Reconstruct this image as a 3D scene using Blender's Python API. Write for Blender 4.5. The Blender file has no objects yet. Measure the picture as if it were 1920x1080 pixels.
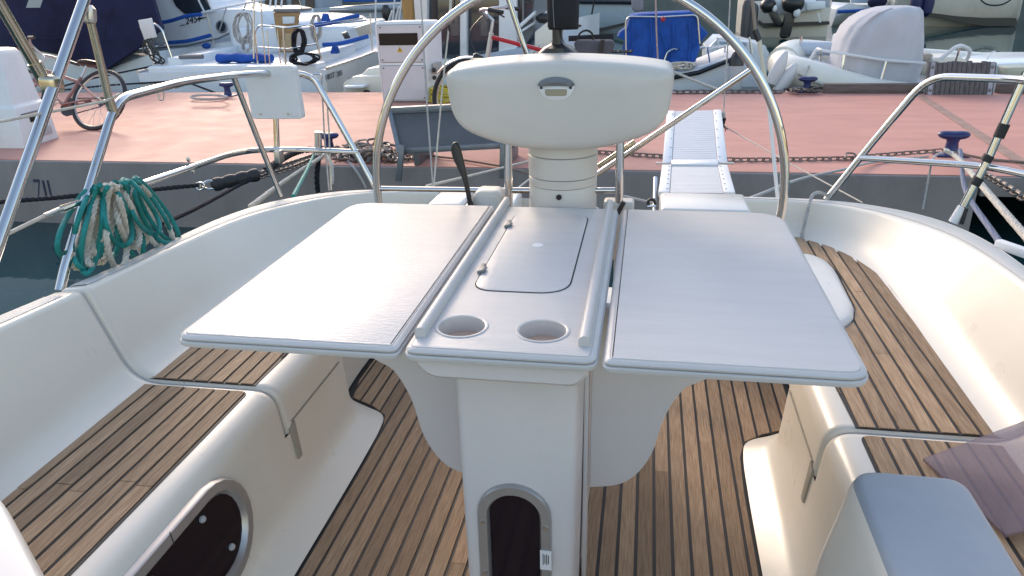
import bpy, bmesh, math, random
from mathutils import Vector, Matrix
R = math.radians
random.seed(7)
SC = bpy.context.scene
COL = SC.collection

# ------------------------------------------------------------------ camera, sky, sun, exposure
PITCH, YAW, ROLL, FPX, EYE = R(22.258), R(10.371), R(-1.454), 1400.0, Vector((0, 0, 1.35))
_D = Vector((-math.sin(YAW)*math.cos(PITCH), math.cos(YAW)*math.cos(PITCH), -math.sin(PITCH)))
_R0 = Vector((math.cos(YAW), math.sin(YAW), 0)); _U0 = _R0.cross(_D)
_R = _R0*math.cos(ROLL) + _U0*math.sin(ROLL); _U = _U0*math.cos(ROLL) - _R0*math.sin(ROLL)
cd = bpy.data.cameras.new('camera'); cam = bpy.data.objects.new('camera', cd); COL.objects.link(cam)
cd.sensor_fit = 'HORIZONTAL'; cd.sensor_width = 36.0; cd.lens = 36.0*FPX/1920.0
cd.clip_start = 0.05; cd.clip_end = 3000
cam.matrix_world = Matrix(((_R.x, _U.x, -_D.x, EYE.x), (_R.y, _U.y, -_D.y, EYE.y), (_R.z, _U.z, -_D.z, EYE.z), (0, 0, 0, 1)))
SC.camera = cam

SUN_AZ, SUN_EL = R(31), R(22)          # azimuth measured from aft (+Y) towards the port side (-X)
w = bpy.data.worlds.new('World'); SC.world = w; w.use_nodes = True
nt = w.node_tree; sky = nt.nodes.new('ShaderNodeTexSky'); sky.sky_type = 'NISHITA'; sky.sun_disc = False
sky.sun_elevation = SUN_EL; sky.sun_rotation = -SUN_AZ; sky.air_density = 1.5; sky.dust_density = 2.0; sky.ozone_density = 2.6
tint = nt.nodes.new('ShaderNodeMix'); tint.data_type = 'RGBA'; tint.blend_type = 'MULTIPLY'; tint.inputs[0].default_value = 1; tint.inputs[7].default_value = (1.15, 1.0, 0.945, 1)   # hazy, slightly warm air all round
nt.links.new(sky.outputs[0], tint.inputs[6]); nt.links.new(tint.outputs[2], nt.nodes['Background'].inputs[0]); nt.nodes['Background'].inputs[1].default_value = 0.15
sl = bpy.data.lights.new('sun', 'SUN'); sl.energy = 0.5; sl.angle = R(12); sl.color = (1.0, 0.90, 0.76)
so = bpy.data.objects.new('sun', sl); COL.objects.link(so)
SUNV = Vector((-math.sin(SUN_AZ)*math.cos(SUN_EL), math.cos(SUN_AZ)*math.cos(SUN_EL), math.sin(SUN_EL)))
so.rotation_euler = (-SUNV).to_track_quat('-Z', 'Y').to_euler()
SC.view_settings.view_transform = 'Standard'; SC.view_settings.look = 'None'
SC.view_settings.exposure = 1.34; SC.view_settings.gamma = 1.0

# ------------------------------------------------------------------ from a place in the photograph and a known depth to a point
def ray(px, py): return _D + _R*((px-960)/FPX) + _U*((540-py)/FPX)
def PZ(px, py, z): d = ray(px, py); return EYE + d*((z-EYE.z)/d.z)
def PY(px, py, y): d = ray(px, py); return EYE + d*(y/d.y)
def PX(px, py, x): d = ray(px, py); return EYE + d*(x/d.x)

# ------------------------------------------------------------------ materials
MATS = {}
def mat(name, col, rough=0.5, metal=0.0, var=0.0, vscale=6.0, bump=0.0, bscale=60.0, stretch=(1, 1, 1), trans=0.0, spec=0.5,
        rand=0.0, col2=None, coat=0.0, alpha=1.0, ior=None, dirt=None, dscale=3.0, rvar=0.0, specks=None):
    if name in MATS: return MATS[name]
    m = bpy.data.materials.new(name); m.use_nodes = True; t = m.node_tree; N = t.nodes; L = t.links
    b = N['Principled BSDF']
    b.inputs['Base Color'].default_value = (*col, 1); b.inputs['Roughness'].default_value = rough; b.inputs['Metallic'].default_value = metal
    b.inputs['Specular IOR Level'].default_value = spec
    if trans: b.inputs['Transmission Weight'].default_value = trans
    if coat: b.inputs['Coat Weight'].default_value = coat; b.inputs['Coat Roughness'].default_value = 0.08
    if ior: b.inputs['IOR'].default_value = ior
    if alpha < 1: b.inputs['Alpha'].default_value = alpha
    tc = N.new('ShaderNodeTexCoord'); mp = N.new('ShaderNodeMapping'); mp.inputs['Scale'].default_value = stretch
    L.new(tc.outputs['Object'], mp.inputs['Vector'])
    src = None
    if var or col2:
        nz = N.new('ShaderNodeTexNoise'); nz.inputs['Scale'].default_value = vscale; nz.inputs['Detail'].default_value = 6; nz.inputs['Roughness'].default_value = 0.62
        L.new(mp.outputs[0], nz.inputs['Vector'])
        mx = N.new('ShaderNodeMix'); mx.data_type = 'RGBA'
        cr = N.new('ShaderNodeMapRange'); cr.inputs[1].default_value = 0.32; cr.inputs[2].default_value = 0.68
        L.new(nz.outputs['Fac'], cr.inputs[0]); L.new(cr.outputs[0], mx.inputs[0])
        c2 = col2 if col2 else tuple(min(1, c*(1+var)) for c in col)
        c1 = tuple(c*(1-var) for c in col) if var else col
        mx.inputs[6].default_value = (*c1, 1); mx.inputs[7].default_value = (*c2, 1); src = mx.outputs[2]
    if dirt:
        n2 = N.new('ShaderNodeTexNoise'); n2.inputs['Scale'].default_value = dscale; n2.inputs['Detail'].default_value = 8; n2.inputs['Roughness'].default_value = 0.7
        L.new(mp.outputs[0], n2.inputs['Vector'])
        c3 = N.new('ShaderNodeMapRange'); c3.inputs[1].default_value = 0.55; c3.inputs[2].default_value = 0.78; c3.inputs[4].default_value = dirt[3]
        L.new(n2.outputs['Fac'], c3.inputs[0])
        m3 = N.new('ShaderNodeMix'); m3.data_type = 'RGBA'; L.new(c3.outputs[0], m3.inputs[0])
        if src: L.new(src, m3.inputs[6])
        else: m3.inputs[6].default_value = (*col, 1)
        m3.inputs[7].default_value = (*dirt[:3], 1); src = m3.outputs[2]
    if specks:
        n6 = N.new('ShaderNodeTexNoise'); n6.inputs['Scale'].default_value = specks[3]; n6.inputs['Detail'].default_value = 1.0; L.new(tc.outputs['Object'], n6.inputs['Vector'])
        c6 = N.new('ShaderNodeMapRange'); c6.inputs[1].default_value = specks[4]; c6.inputs[2].default_value = specks[4]+.03; c6.inputs[4].default_value = .7; L.new(n6.outputs['Fac'], c6.inputs[0])
        m6 = N.new('ShaderNodeMix'); m6.data_type = 'RGBA'; L.new(c6.outputs[0], m6.inputs[0]); L.new(src, m6.inputs[6]); m6.inputs[7].default_value = (*specks[:3], 1); src = m6.outputs[2]
    if rand:
        oi = N.new('ShaderNodeObjectInfo'); mr = N.new('ShaderNodeMapRange'); mr.inputs[3].default_value = 1-rand; mr.inputs[4].default_value = 1+rand
        L.new(oi.outputs['Random'], mr.inputs[0])
        hs = N.new('ShaderNodeHueSaturation'); L.new(mr.outputs[0], hs.inputs['Value'])
        if src: L.new(src, hs.inputs['Color'])
        else: hs.inputs['Color'].default_value = (*col, 1)
        src = hs.outputs[0]
    if src: L.new(src, b.inputs['Base Color'])
    if bump:
        n4 = N.new('ShaderNodeTexNoise'); n4.inputs['Scale'].default_value = bscale; n4.inputs['Detail'].default_value = 4
        L.new(mp.outputs[0], n4.inputs['Vector'])
        bp = N.new('ShaderNodeBump'); bp.inputs['Strength'].default_value = bump; bp.inputs['Distance'].default_value = 0.01
        L.new(n4.outputs['Fac'], bp.inputs['Height']); L.new(bp.outputs[0], b.inputs['Normal'])
    if rvar:
        n5 = N.new('ShaderNodeTexNoise'); n5.inputs['Scale'].default_value = 4.0; n5.inputs['Detail'].default_value = 6; L.new(tc.outputs['Object'], n5.inputs['Vector'])
        r5 = N.new('ShaderNodeMapRange'); r5.inputs[1].default_value = .3; r5.inputs[2].default_value = .7
        r5.inputs[3].default_value = max(0.02, rough-rvar); r5.inputs[4].default_value = rough+rvar
        L.new(n5.outputs['Fac'], r5.inputs[0]); L.new(r5.outputs[0], b.inputs['Roughness'])
    MATS[name] = m; return m

gel = mat('cream_gelcoat', (.74, .69, .60), .32, var=.03, vscale=2.5, dirt=(.60, .54, .44, .12), dscale=6, rvar=.05, bump=.015, bscale=30, specks=(.22, .18, .13, 46, .80))
gelw = mat('white_gelcoat', (.68, .66, .62), .30, var=.03, vscale=3, dirt=(.5, .47, .4, .2), dscale=5, rvar=.06)
pod_m = mat('pod_gelcoat', (.58, .55, .50), .38, var=.03, vscale=4, dirt=(.45, .4, .3, .25), dscale=5)
tabm = mat('table_paint', (.56, .535, .515), .37, spec=.30, var=.035, vscale=7, bump=.16, bscale=75, stretch=(.55, 3.4, 1), rvar=.05, dirt=(.42, .42, .42, .14), dscale=5)
tabu = mat('table_moulding', (.66, .62, .61), .40, var=.03, vscale=4, dirt=(.45, .42, .38, .25), dscale=4)
teak = mat('weathered_teak', (.275, .175, .10), .66, col2=(.47, .325, .205), vscale=5.0, stretch=(40, 2.2, 6), bump=.45, bscale=9, rand=.24, dirt=(.16, .11, .07, .55), dscale=2.4, spec=.3)
caulk = mat('black_caulk', (.022, .02, .019), .6)
steel = mat('polished_stainless', (.60, .595, .59), .085, 1.0, rvar=.04)
champ = mat('champagne_anodised', (.50, .45, .35), .22, 1.0, var=.1, vscale=9)
dullsteel = mat('brushed_stainless', (.55, .54, .52), .35, 1.0, var=.12, vscale=12)
alu = mat('aluminium', (.62, .63, .65), .42, .9, var=.08, vscale=8)
blackp = mat('black_plastic', (.018, .018, .02), .35, var=.2)
blackc = mat('black_canvas', (.014, .014, .018), .85, bump=.3, bscale=40)
rubber = mat('black_rubber', (.02, .02, .022), .6, bump=.1)
greyp = mat('grey_plastic', (.16, .17, .18), .4)
glass = mat('dark_tinted_pane', (.014, .009, .014), .12, spec=.25)
dark = mat('dark_void', (.01, .008, .009), .8)
skytop = mat('sky_tinted_gelcoat', (.30, .325, .355), .45, var=.06, vscale=5, bump=.15, bscale=300)  # blue-grey of reflected sky put into the base colour
acryl = mat('smoked_acrylic', (.23, .165, .19), .07, alpha=.52)
white = mat('white_plastic', (.74, .74, .75), .4, var=.03, vscale=6, dirt=(.5, .48, .44, .35), dscale=4)
navy = mat('navy_canvas', (.012, .014, .055), .9, var=.25, vscale=3, bump=.25, bscale=6)
blue = mat('royal_blue_canvas', (.008, .075, .36), .8, var=.25, vscale=5, bump=.5, bscale=9)
bollb = mat('blue_bollard_paint', (.014, .024, .115), .42, var=.2, dirt=(.08, .05, .04, .6), dscale=9)
ropew = mat('off_white_rope', (.56, .52, .45), .85, var=.15, vscale=30, bump=.3, bscale=150)
ropeg = mat('grey_rope', (.42, .41, .40), .85, var=.2, vscale=30, bump=.3, bscale=150)
ropet = mat('teal_rope', (.012, .22, .205), .75, var=.2, vscale=20, bump=.2, bscale=180)
ropek = mat('black_rope', (.012, .013, .02), .85, var=.3, vscale=30, bump=.3, bscale=150)
ropey = mat('yellow_rope', (.50, .42, .05), .8, var=.2, vscale=20)
chainm = mat('rusty_chain', (.17, .12, .09), .65, .5, col2=(.30, .27, .25), vscale=14)
chaing = mat('galvanised_chain', (.24, .22, .21), .5, .7, col2=(.12, .09, .075), vscale=14)
concrete = mat('dock_concrete', (.225, .205, .20), .85, var=.14, vscale=2.2, stretch=(1, 1, .45), bump=.3, bscale=22, dirt=(.12, .115, .10, .6), dscale=1.6)
wallm = concrete

# ------------------------------------------------------------------ mesh helpers
class MB:
    def __init__(s): s.v = []; s.f = []
    def add(s, vs, fs):
        o = len(s.v); s.v += [Vector(p) for p in vs]; s.f += [tuple(i+o for i in f) for f in fs]; return s
    def box(s, c, d, rz=0.0, M=None):
        x, y, z = (k/2 for k in d); P = [Vector((a, b, e)) for a in (-x, x) for b in (-y, y) for e in (-z, z)]
        Q = M if M is not None else Matrix.Rotation(rz, 3, 'Z'); c = Vector(c)
        return s.add([c+Q@p for p in P], [(0, 1, 3, 2), (4, 6, 7, 5), (0, 4, 5, 1), (2, 3, 7, 6), (0, 2, 6, 4), (1, 5, 7, 3)])
    def loft(s, rows, cu=False, cv=False, cap=False):
        n = len(rows[0]); vs = [p for r in rows for p in r]; fs = []
        for i in range(len(rows) if cu else len(rows)-1):
            a = i*n; b = ((i+1) % len(rows))*n
            for j in range(n if cv else n-1):
                k = (j+1) % n; fs.append((a+j, a+k, b+k, b+j))
        if cap:
            fs.append(tuple(range(n))[::-1]); fs.append(tuple(range((len(rows)-1)*n, len(rows)*n)))
        return s.add(vs, fs)
    def tube(s, pts, r, n=10, closed=False, sm=0, flat=1.0):
        pts = [Vector(p) for p in pts]
        if sm: pts = smooth(pts, sm, closed)
        m = len(pts); rr = r if isinstance(r, (list, tuple)) else None
        T = []
        for i in range(m):
            a = pts[(i-1) % m] if (closed or i > 0) else pts[i]; b = pts[(i+1) % m] if (closed or i < m-1) else pts[i]
            t = (b-a); T.append(t.normalized() if t.length > 1e-9 else Vector((0, 0, 1)))
        u = T[0].orthogonal().normalized() if abs(T[0].z) > .95 else T[0].cross(Vector((0, 0, 1))).normalized()
        rows = []
        for i in range(m):
            u = (u - T[i]*u.dot(T[i]));  u = u.normalized() if u.length > 1e-6 else T[i].orthogonal().normalized()
            v = T[i].cross(u)
            q = rr[min(len(rr)-1, int(round(i*(len(rr)-1)/max(1, m-1))))] if rr else r
            rows.append([pts[i] + (u*math.cos(2*math.pi*k/n) + v*math.sin(2*math.pi*k/n)*flat)*q for k in range(n)])
        return s.loft(rows, cu=closed, cv=True, cap=not closed)
    def lathe(s, prof, c=(0, 0, 0), axis=(0, 0, 1), n=20, sx=1.0):
        ax = Vector(axis).normalized(); u = ax.orthogonal().normalized() if abs(ax.z) < .99 else Vector((1, 0, 0)); v = ax.cross(u); c = Vector(c)
        rows = [[c + ax*h + (u*math.cos(2*math.pi*k/n)*sx + v*math.sin(2*math.pi*k/n))*max(r, 1e-4) for k in range(n)] for r, h in prof]
        return s.loft(rows, cv=True, cap=True)
    def ell(s, c, r, n=14, m=9, M=None):
        c = Vector(c); M = M or Matrix.Identity(3)
        rows = []
        for i in range(m+1):
            a = -math.pi/2 + math.pi*i/m; q = max(math.cos(a), .002)
            rows.append([c + M@Vector((r[0]*q*math.cos(2*math.pi*k/n), r[1]*q*math.sin(2*math.pi*k/n), r[2]*math.sin(a))) for k in range(n)])
        return s.loft(rows, cv=True, cap=True)
    def prism(s, poly, vec):
        poly = [Vector(p) for p in poly]; vec = Vector(vec); n = len(poly)
        return s.add(poly+[p+vec for p in poly], [tuple(range(n))[::-1], tuple(range(n, 2*n))]+[(i, (i+1) % n, n+(i+1) % n, n+i) for i in range(n)])
    def slab(s, poly2, prof, o=(0, 0, 0), ux=(1, 0, 0), uy=(0, 1, 0), uz=(0, 0, 1)):
        o, ux, uy, uz = Vector(o), Vector(ux), Vector(uy), Vector(uz)
        rows = [[o+ux*x+uy*y+uz*h for x, y in inset(poly2, d)] for d, h in prof]
        return s.loft(rows, cv=True, cap=True)
    def build(s, name, m, parent=None, bevel=0.0, seg=2, ang=35, sub=0, doubles=True):
        me = bpy.data.meshes.new(name); bm = bmesh.new(); vs = [bm.verts.new(p) for p in s.v]
        for f in s.f:
            try: bm.faces.new([vs[i] for i in f])
            except ValueError: pass
        if doubles: bmesh.ops.remove_doubles(bm, verts=bm.verts, dist=1e-5)
        bmesh.ops.recalc_face_normals(bm, faces=bm.faces)
        if bevel:
            es = [e for e in bm.edges if len(e.link_faces) == 2 and e.calc_face_angle(0) > R(30)]
            bmesh.ops.bevel(bm, geom=es, offset=bevel, segments=seg, profile=.5, affect='EDGES', clamp_overlap=True)
        bm.to_mesh(me); bm.free()
        me.polygons.foreach_set('use_smooth', [True]*len(me.polygons)); me.set_sharp_from_angle(angle=R(ang))
        me.materials.append(m); o = bpy.data.objects.new(name, me); COL.objects.link(o)
        if parent is not None: setpar(o, parent)
        if sub: md = o.modifiers.new('sub', 'SUBSURF'); md.levels = sub; md.render_levels = sub
        return o
ROOTLOC = {}
def setpar(o, parent):
    o.parent = parent
    o.matrix_parent_inverse = Matrix.Translation(-worldloc(parent))
def worldloc(p):
    v = Vector((0, 0, 0))
    if p.type == 'EMPTY': v = p.location.copy()
    return v
def thing(name, label, cat, loc=(0, 0, 0), group=None):
    o = bpy.data.objects.new(name, None); COL.objects.link(o); o.location = loc; o.empty_display_size = .1
    o['label'] = label; o['category'] = cat
    if group: o['group'] = group
    return o
def tag(o, label, cat, group=None):
    o['label'] = label; o['category'] = cat
    if group: o['group'] = group
    return o
def struct(o): o['kind'] = 'structure'; return o
def smooth(pts, k, closed=False):
    P = [Vector(p) for p in pts]; n = len(P); out = []
    for i in range(n if closed else n-1):
        p1, p2 = P[i], P[(i+1) % n]; p0 = P[(i-1) % n] if (closed or i > 0) else p1*2-p2; p3 = P[(i+2) % n] if (closed or i < n-2) else p2*2-p1
        for j in range(k):
            t = j/k; out.append(.5*((2*p1)+(p2-p0)*t+(2*p0-5*p1+4*p2-p3)*t*t+(3*p1-p0-3*p2+p3)*t**3))
    if not closed: out.append(P[-1])
    return out
def fil(pts, r, n=5):
    """round the inner corners of a 3-D polyline; r is one radius or a list per point"""
    P = [Vector(p) for p in pts]; out = [P[0]]
    for i in range(1, len(P)-1):
        q = r[i] if isinstance(r, (list, tuple)) else r; a, b, c = P[i-1], P[i], P[i+1]
        la, lc = (a-b).length, (c-b).length; d = min(q, la*.48, lc*.48)
        if d < 1e-6: out.append(b); continue
        s, e = b+(a-b).normalized()*d, b+(c-b).normalized()*d
        for k in range(n+1): t = k/n; out.append(s*(1-t)**2+b*2*t*(1-t)+e*t*t)
    out.append(P[-1]); return out
def rpoly(pts, r, n=6):
    """closed 2-D polygon with rounded corners"""
    m = len(pts); out = []
    for i in range(m):
        q = r[i] if isinstance(r, (list, tuple)) else r
        a, b, c = Vector(pts[i-1]), Vector(pts[i]), Vector(pts[(i+1) % m]); d = min(q, (a-b).length*.49, (c-b).length*.49)
        if d < 1e-5: out.append(tuple(b)); continue
        s, e = b+(a-b).normalized()*d, b+(c-b).normalized()*d
        for k in range(n+1): t = k/n; out.append(tuple(s*(1-t)**2+b*2*t*(1-t)+e*t*t))
    return out
def inset(poly, d):
    if abs(d) < 1e-9: return poly
    n = len(poly); A = sum(poly[i][0]*poly[(i+1) % n][1]-poly[(i+1) % n][0]*poly[i][1] for i in range(n)); sg = 1 if A > 0 else -1; out = []
    for i in range(n):
        p0, p1, p2 = Vector(poly[i-1]), Vector(poly[i]), Vector(poly[(i+1) % n])
        e1, e2 = (p1-p0), (p2-p1)
        if e1.length < 1e-7: e1 = e2
        if e2.length < 1e-7: e2 = e1
        e1.normalize(); e2.normalize(); n1, n2 = Vector((-e1.y, e1.x)), Vector((-e2.y, e2.x)); b = (n1+n2)
        b = b/max(b.length_squared, .25)*2 if b.length > 1e-6 else n1
        out.append((p1.x+b.x*d*sg, p1.y+b.y*d*sg))
    return out
def clip(poly, a, b, c):
    """part of a 2-D polygon where a*x+b*y<=c"""
    out = []
    for i in range(len(poly)):
        p, q = poly[i], poly[(i+1) % len(poly)]; dp, dq = a*p[0]+b*p[1]-c, a*q[0]+b*q[1]-c
        if dp <= 0: out.append(p)
        if dp*dq < 0: t = dp/(dp-dq); out.append((p[0]+(q[0]-p[0])*t, p[1]+(q[1]-p[1])*t))
    return out
def area(p): return abs(sum(p[i][0]*p[(i+1) % len(p)][1]-p[(i+1) % len(p)][0]*p[i][1] for i in range(len(p))))/2
def tubeobj(name, pts, r, m, parent=None, n=10, rad=0.0, closed=False, sm=0, **k):
    if rad: pts = fil(pts, rad, 7)
    return MB().tube(pts, r, n, closed, sm).build(name, m, parent, **k)
def rope_mb(pts, r, sm=8, pitch=None, mb=None, strands=3):
    P = smooth(pts, sm) if sm else [Vector(p) for p in pts]
    pitch = pitch or r*7; mb = mb or MB()
    D = [P[0]]; acc = [0.0]; step = pitch/7
    for i in range(len(P)-1):                       # resample evenly
        a, b = P[i], P[i+1]; L = (b-a).length; k = max(1, int(L/step+.5))
        for j in range(1, k+1): D.append(a.lerp(b, j/k)); acc.append(acc[-1]+L/k)
    u = None; F = []
    for i in range(len(D)):
        t = (D[min(i+1, len(D)-1)]-D[max(i-1, 0)]).normalized()
        u = t.orthogonal().normalized() if u is None else (u-t*u.dot(t)).normalized()
        F.append((u.copy(), t.cross(u)))
    for s in range(strands):
        pts2 = []
        for i in range(len(D)):
            a = 2*math.pi*(acc[i]/pitch + s/strands); pts2.append(D[i]+(F[i][0]*math.cos(a)+F[i][1]*math.sin(a))*r*.5)
        mb.tube(pts2, r*.56, 6)
    return mb
def copytree(root, loc, rz, label, group=None):
    r = root.copy(); COL.objects.link(r); r.location = loc; r.rotation_euler = (0, 0, rz); r['label'] = label
    if group: r['group'] = group
    for ch in root.children:
        c = ch.copy(); COL.objects.link(c); c.parent = r; c.matrix_parent_inverse = ch.matrix_parent_inverse.copy()
        for g in ch.children:
            d = g.copy(); COL.objects.link(d); d.parent = c; d.matrix_parent_inverse = g.matrix_parent_inverse.copy()
    return r
_glyph = {}
def text(name, body, m, o, ux, uy, size, parent=None, depth=.002, align='LEFT', shear=0.0, wide=1.0):
    """lettering as a thin real mesh lying in the plane (ux, uy)"""
    cu = bpy.data.curves.new(name, 'FONT'); cu.body = body; cu.size = size; cu.extrude = depth; cu.align_x = align; cu.shear = shear
    t = bpy.data.objects.new(name+'_tmp', cu); COL.objects.link(t)
    dg = bpy.context.evaluated_depsgraph_get(); me = bpy.data.meshes.new_from_object(t.evaluated_get(dg)); bpy.data.objects.remove(t)
    ux, uy = Vector(ux).normalized(), Vector(uy).normalized(); uz = ux.cross(uy); o = Vector(o)
    me.transform(Matrix.Diagonal((wide, 1, 1, 1)))
    me.transform(Matrix(((ux.x, uy.x, uz.x, o.x), (ux.y, uy.y, uz.y, o.y), (ux.z, uy.z, uz.z, o.z), (0, 0, 0, 1))))
    me.materials.clear(); me.materials.append(m); ob = bpy.data.objects.new(name, me); COL.objects.link(ob)
    if parent is not None: setpar(ob, parent)
    return ob

# ================================================================== THE SETTING
ZW, ZD = -0.78, -0.15            # water and dock levels (cockpit sole is at -0.10)
CX = -0.258                      # the yacht's centreline
# ---- water: one sheet to the horizon
wm = bpy.data.materials.new('harbour_water'); wm.use_nodes = True; _n = wm.node_tree.nodes; _l = wm.node_tree.links; _b = _n['Principled BSDF']
_b.inputs['Base Color'].default_value = (.012, .050, .056, 1); _b.inputs['Roughness'].default_value = .035; _b.inputs['IOR'].default_value = 1.33
_tc = _n.new('ShaderNodeTexCoord'); _mp = _n.new('ShaderNodeMapping'); _mp.inputs['Scale'].default_value = (1.0, .55, 1); _l.new(_tc.outputs['Object'], _mp.inputs[0])
_nz = _n.new('ShaderNodeTexNoise'); _nz.inputs['Scale'].default_value = 1.7; _nz.inputs['Detail'].default_value = 3; _l.new(_mp.outputs[0], _nz.inputs['Vector'])
_bp = _n.new('ShaderNodeBump'); _bp.inputs['Strength'].default_value = .035; _bp.inputs['Distance'].default_value = .12
_l.new(_nz.outputs['Fac'], _bp.inputs['Height']); _l.new(_bp.outputs[0], _b.inputs['Normal'])
wat = struct(MB().add([(-900, -300, ZW), (900, -300, ZW), (900, 1500, ZW), (-900, 1500, ZW)], [(0, 1, 2, 3)]).build('water', wm))

# ---- floating concrete dock with a salmon painted top
salmon = mat('salmon_deck_paint', (.56, .27, .215), .68, spec=.35, var=.10, vscale=1.6, bump=.03, bscale=9, stretch=(1, 3, 1), dirt=(.42, .20, .165, .6), dscale=3.2, rvar=.04, specks=(.25, .14, .12, 22, .76))
YN, YF = 6.30, 11.12
XJ = 2.62                                    # the concrete float ends here; the walkway bridges a dark gap
dk = MB()
dk.box(((XJ-40)/2, (YN+YF)/2, (ZD-.004+ZW-.9)/2), (XJ+40, YF-YN, ZD-.004-(ZW-.9)))
dock = struct(dk.build('dock', concrete, None, bevel=.02))
br = MB(); br.box((XJ+.02+9, (YN+YF)/2, ZD-.084), (18, YF-YN-.02, .16)); br.box((XJ+12.6, (YN+YF)/2+.6, (ZW-.9+ZD-.2)/2), (18, YF-YN-1.2, ZD-.2-(ZW-.9)))
setpar(struct(br.build('dock_bridge', concrete, None, bevel=.01)), dock)
dt = MB().box((-11, (YN+YF)/2+.008, ZD-.0005), (58, YF-YN-.05, .005)).build('painted_deck', salmon, dock)
# weathered joint strip across the dock on the right
a0, a1 = PZ(1722, 178, ZD), PZ(1935, 318, ZD); dv = (a1-a0).normalized(); sd = Vector((dv.y, -dv.x, 0))*.055
jm = mat('joint_filler', (.34, .21, .165), .75, var=.2, vscale=6, dirt=(.18, .15, .12, .6), dscale=9)
MB().prism([a0+sd+Vector((0, 0, .003)), a1+sd+Vector((0, 0, .003)), a1-sd+Vector((0, 0, .003)), a0-sd+Vector((0, 0, .003))], (0, 0, .004)).build('expansion_joint', jm, dock)
# dark strokes painted on the concrete side
ink = mat('faded_navy_paint', (.03, .035, .07), .8, var=.4, vscale=30)
def stroke(a, b, wd):
    A, B = PY(*a, YN-.003), PY(*b, YN-.003); d = (B-A).normalized(); s = Vector((d.z, 0, -d.x))*wd/2
    return MB().prism([A+s, B+s, B-s, A-s], (0, .002, 0)).build('painted_mark', ink, dock)
stroke((62, 339), (74, 339), .03); stroke((73, 341), (72, 369), .012); stroke((80, 338), (87, 369), .024); stroke((89, 338), (96, 369), .024)
# mooring chain and timber rail along the far edge belong to the dock side further below

# ================================================================== THE YACHT'S COCKPIT
ZS, ZT = -0.10, 0.30             # sole and seat levels
def zc(y): return .60-.085*(y-1.5)                       # coaming top falls towards the stern
yacht = thing('sailing_yacht', 'white sailing yacht in the foreground, cockpit with teak sole, curved coamings and seats', 'boat', (CX, 1.8, ZS))
# key stations, half-widths from the centreline: inner coaming edge, outer edge, wall foot, seat front top, front foot, flare on the sole
K = [  # in(x,y)      out(x,y)      foot(x,y)      front(x,y)    base(x,y)     flare(x,y)
 ((1.215, .45), (1.345, .45), (1.165, .45), (.740, .45), (.705, .45), (.610, .45)),
 ((1.238, .95), (1.352, .95), (1.170, .95), (.740, .95), (.705, .95), (.610, .95)),
 ((1.262, 1.45), (1.362, 1.45), (1.175, 1.45), (.740, 1.45), (.705, 1.45), (.610, 1.45)),
 ((1.275, 1.70), (1.366, 1.70), (1.177, 1.70), (.740, 1.70), (.705, 1.70), (.610, 1.70)),
 ((1.300, 2.05), (1.385, 2.02), (1.180, 2.05), (.740, 1.95), (.707, 1.95), (.612, 1.95)),
 ((1.315, 2.28), (1.410, 2.26), (1.181, 2.26), (.742, 2.11), (.710, 2.10), (.618, 2.13)),
 ((1.325, 2.45), (1.430, 2.48), (1.181, 2.42), (.755, 2.17), (.722, 2.15), (.640, 2.22)),
 ((1.322, 2.62), (1.440, 2.66), (1.180, 2.60), (.800, 2.20), (.760, 2.225), (.720, 2.27)),
 ((1.302, 2.78), (1.428, 2.85), (1.172, 2.77), (.838, 2.26), (.825, 2.29), (.815, 2.32)),
 ((1.255, 2.94), (1.388, 3.03), (1.150, 2.92), (.850, 2.45), (.845, 2.46), (.838, 2.47)),
 ((1.180, 3.10), (1.305, 3.19), (1.098, 3.08), (.850, 2.75), (.845, 2.75), (.838, 2.75)),
 ((1.070, 3.23), (1.180, 3.31), (1.005, 3.205), (.840, 2.98), (.835, 2.97), (.828, 2.96)),
 ((.940, 3.295), (1.020, 3.375), (.900, 3.275), (.800, 3.045), (.795, 3.035), (.790, 3.02)),
 ((.800, 3.318), (.830, 3.393), (.790, 3.300), (.720, 3.06), (.715, 3.05), (.710, 3.035)),
 ((.690, 3.322), (.690, 3.396), (.690, 3.305), (.660, 3.065), (.655, 3.055), (.650, 3.04)),
]
def stations(i0, i1, k=8):
    cols = []
    for c in range(6):
        P = smooth([Vector((q[c][0], q[c][1], 0)) for q in K], k); cols.append(P)
    return [[col[i] for col in cols] for i in range(i0*k, min(i1*k, len(cols[0])-1)+1)]
def section(st, sgn, lip=0.0, part='upper'):
    i, o, f, a, b, fl = st; W = lambda p, z, dx=0: Vector((CX+sgn*(p.x+dx), p.y, z))
    zt = zc((i.y+o.y)/2)-lip; ZB = ZS+.055; zm = .150
    A_, B_ = W(a, ZT-lip, lip), W(b, ZB, lip); m = A_.lerp(B_, (ZT-zm)/(ZT-ZB))
    if part == 'lower': A_ = W(a, ZT); B_ = W(b, ZB); m = A_.lerp(B_, (ZT-zm)/(ZT-ZB)); return fil([m, B_, W(fl, ZS+.004)], [0, .13, 0], 8)
    pts = [W(o, ZW-.3, -.06), W(o, .1, .045), W(o, zt-.012, -lip), W(i, zt, 0+lip), W(f, ZT-lip, lip*.5), A_, m]
    return fil(pts, [0, .1, .016, .016, .085, .060, 0], 6)
def shift(st, dy): return [p+Vector((0, dy, 0)) for p in st]
G0 = 3*8
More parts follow.
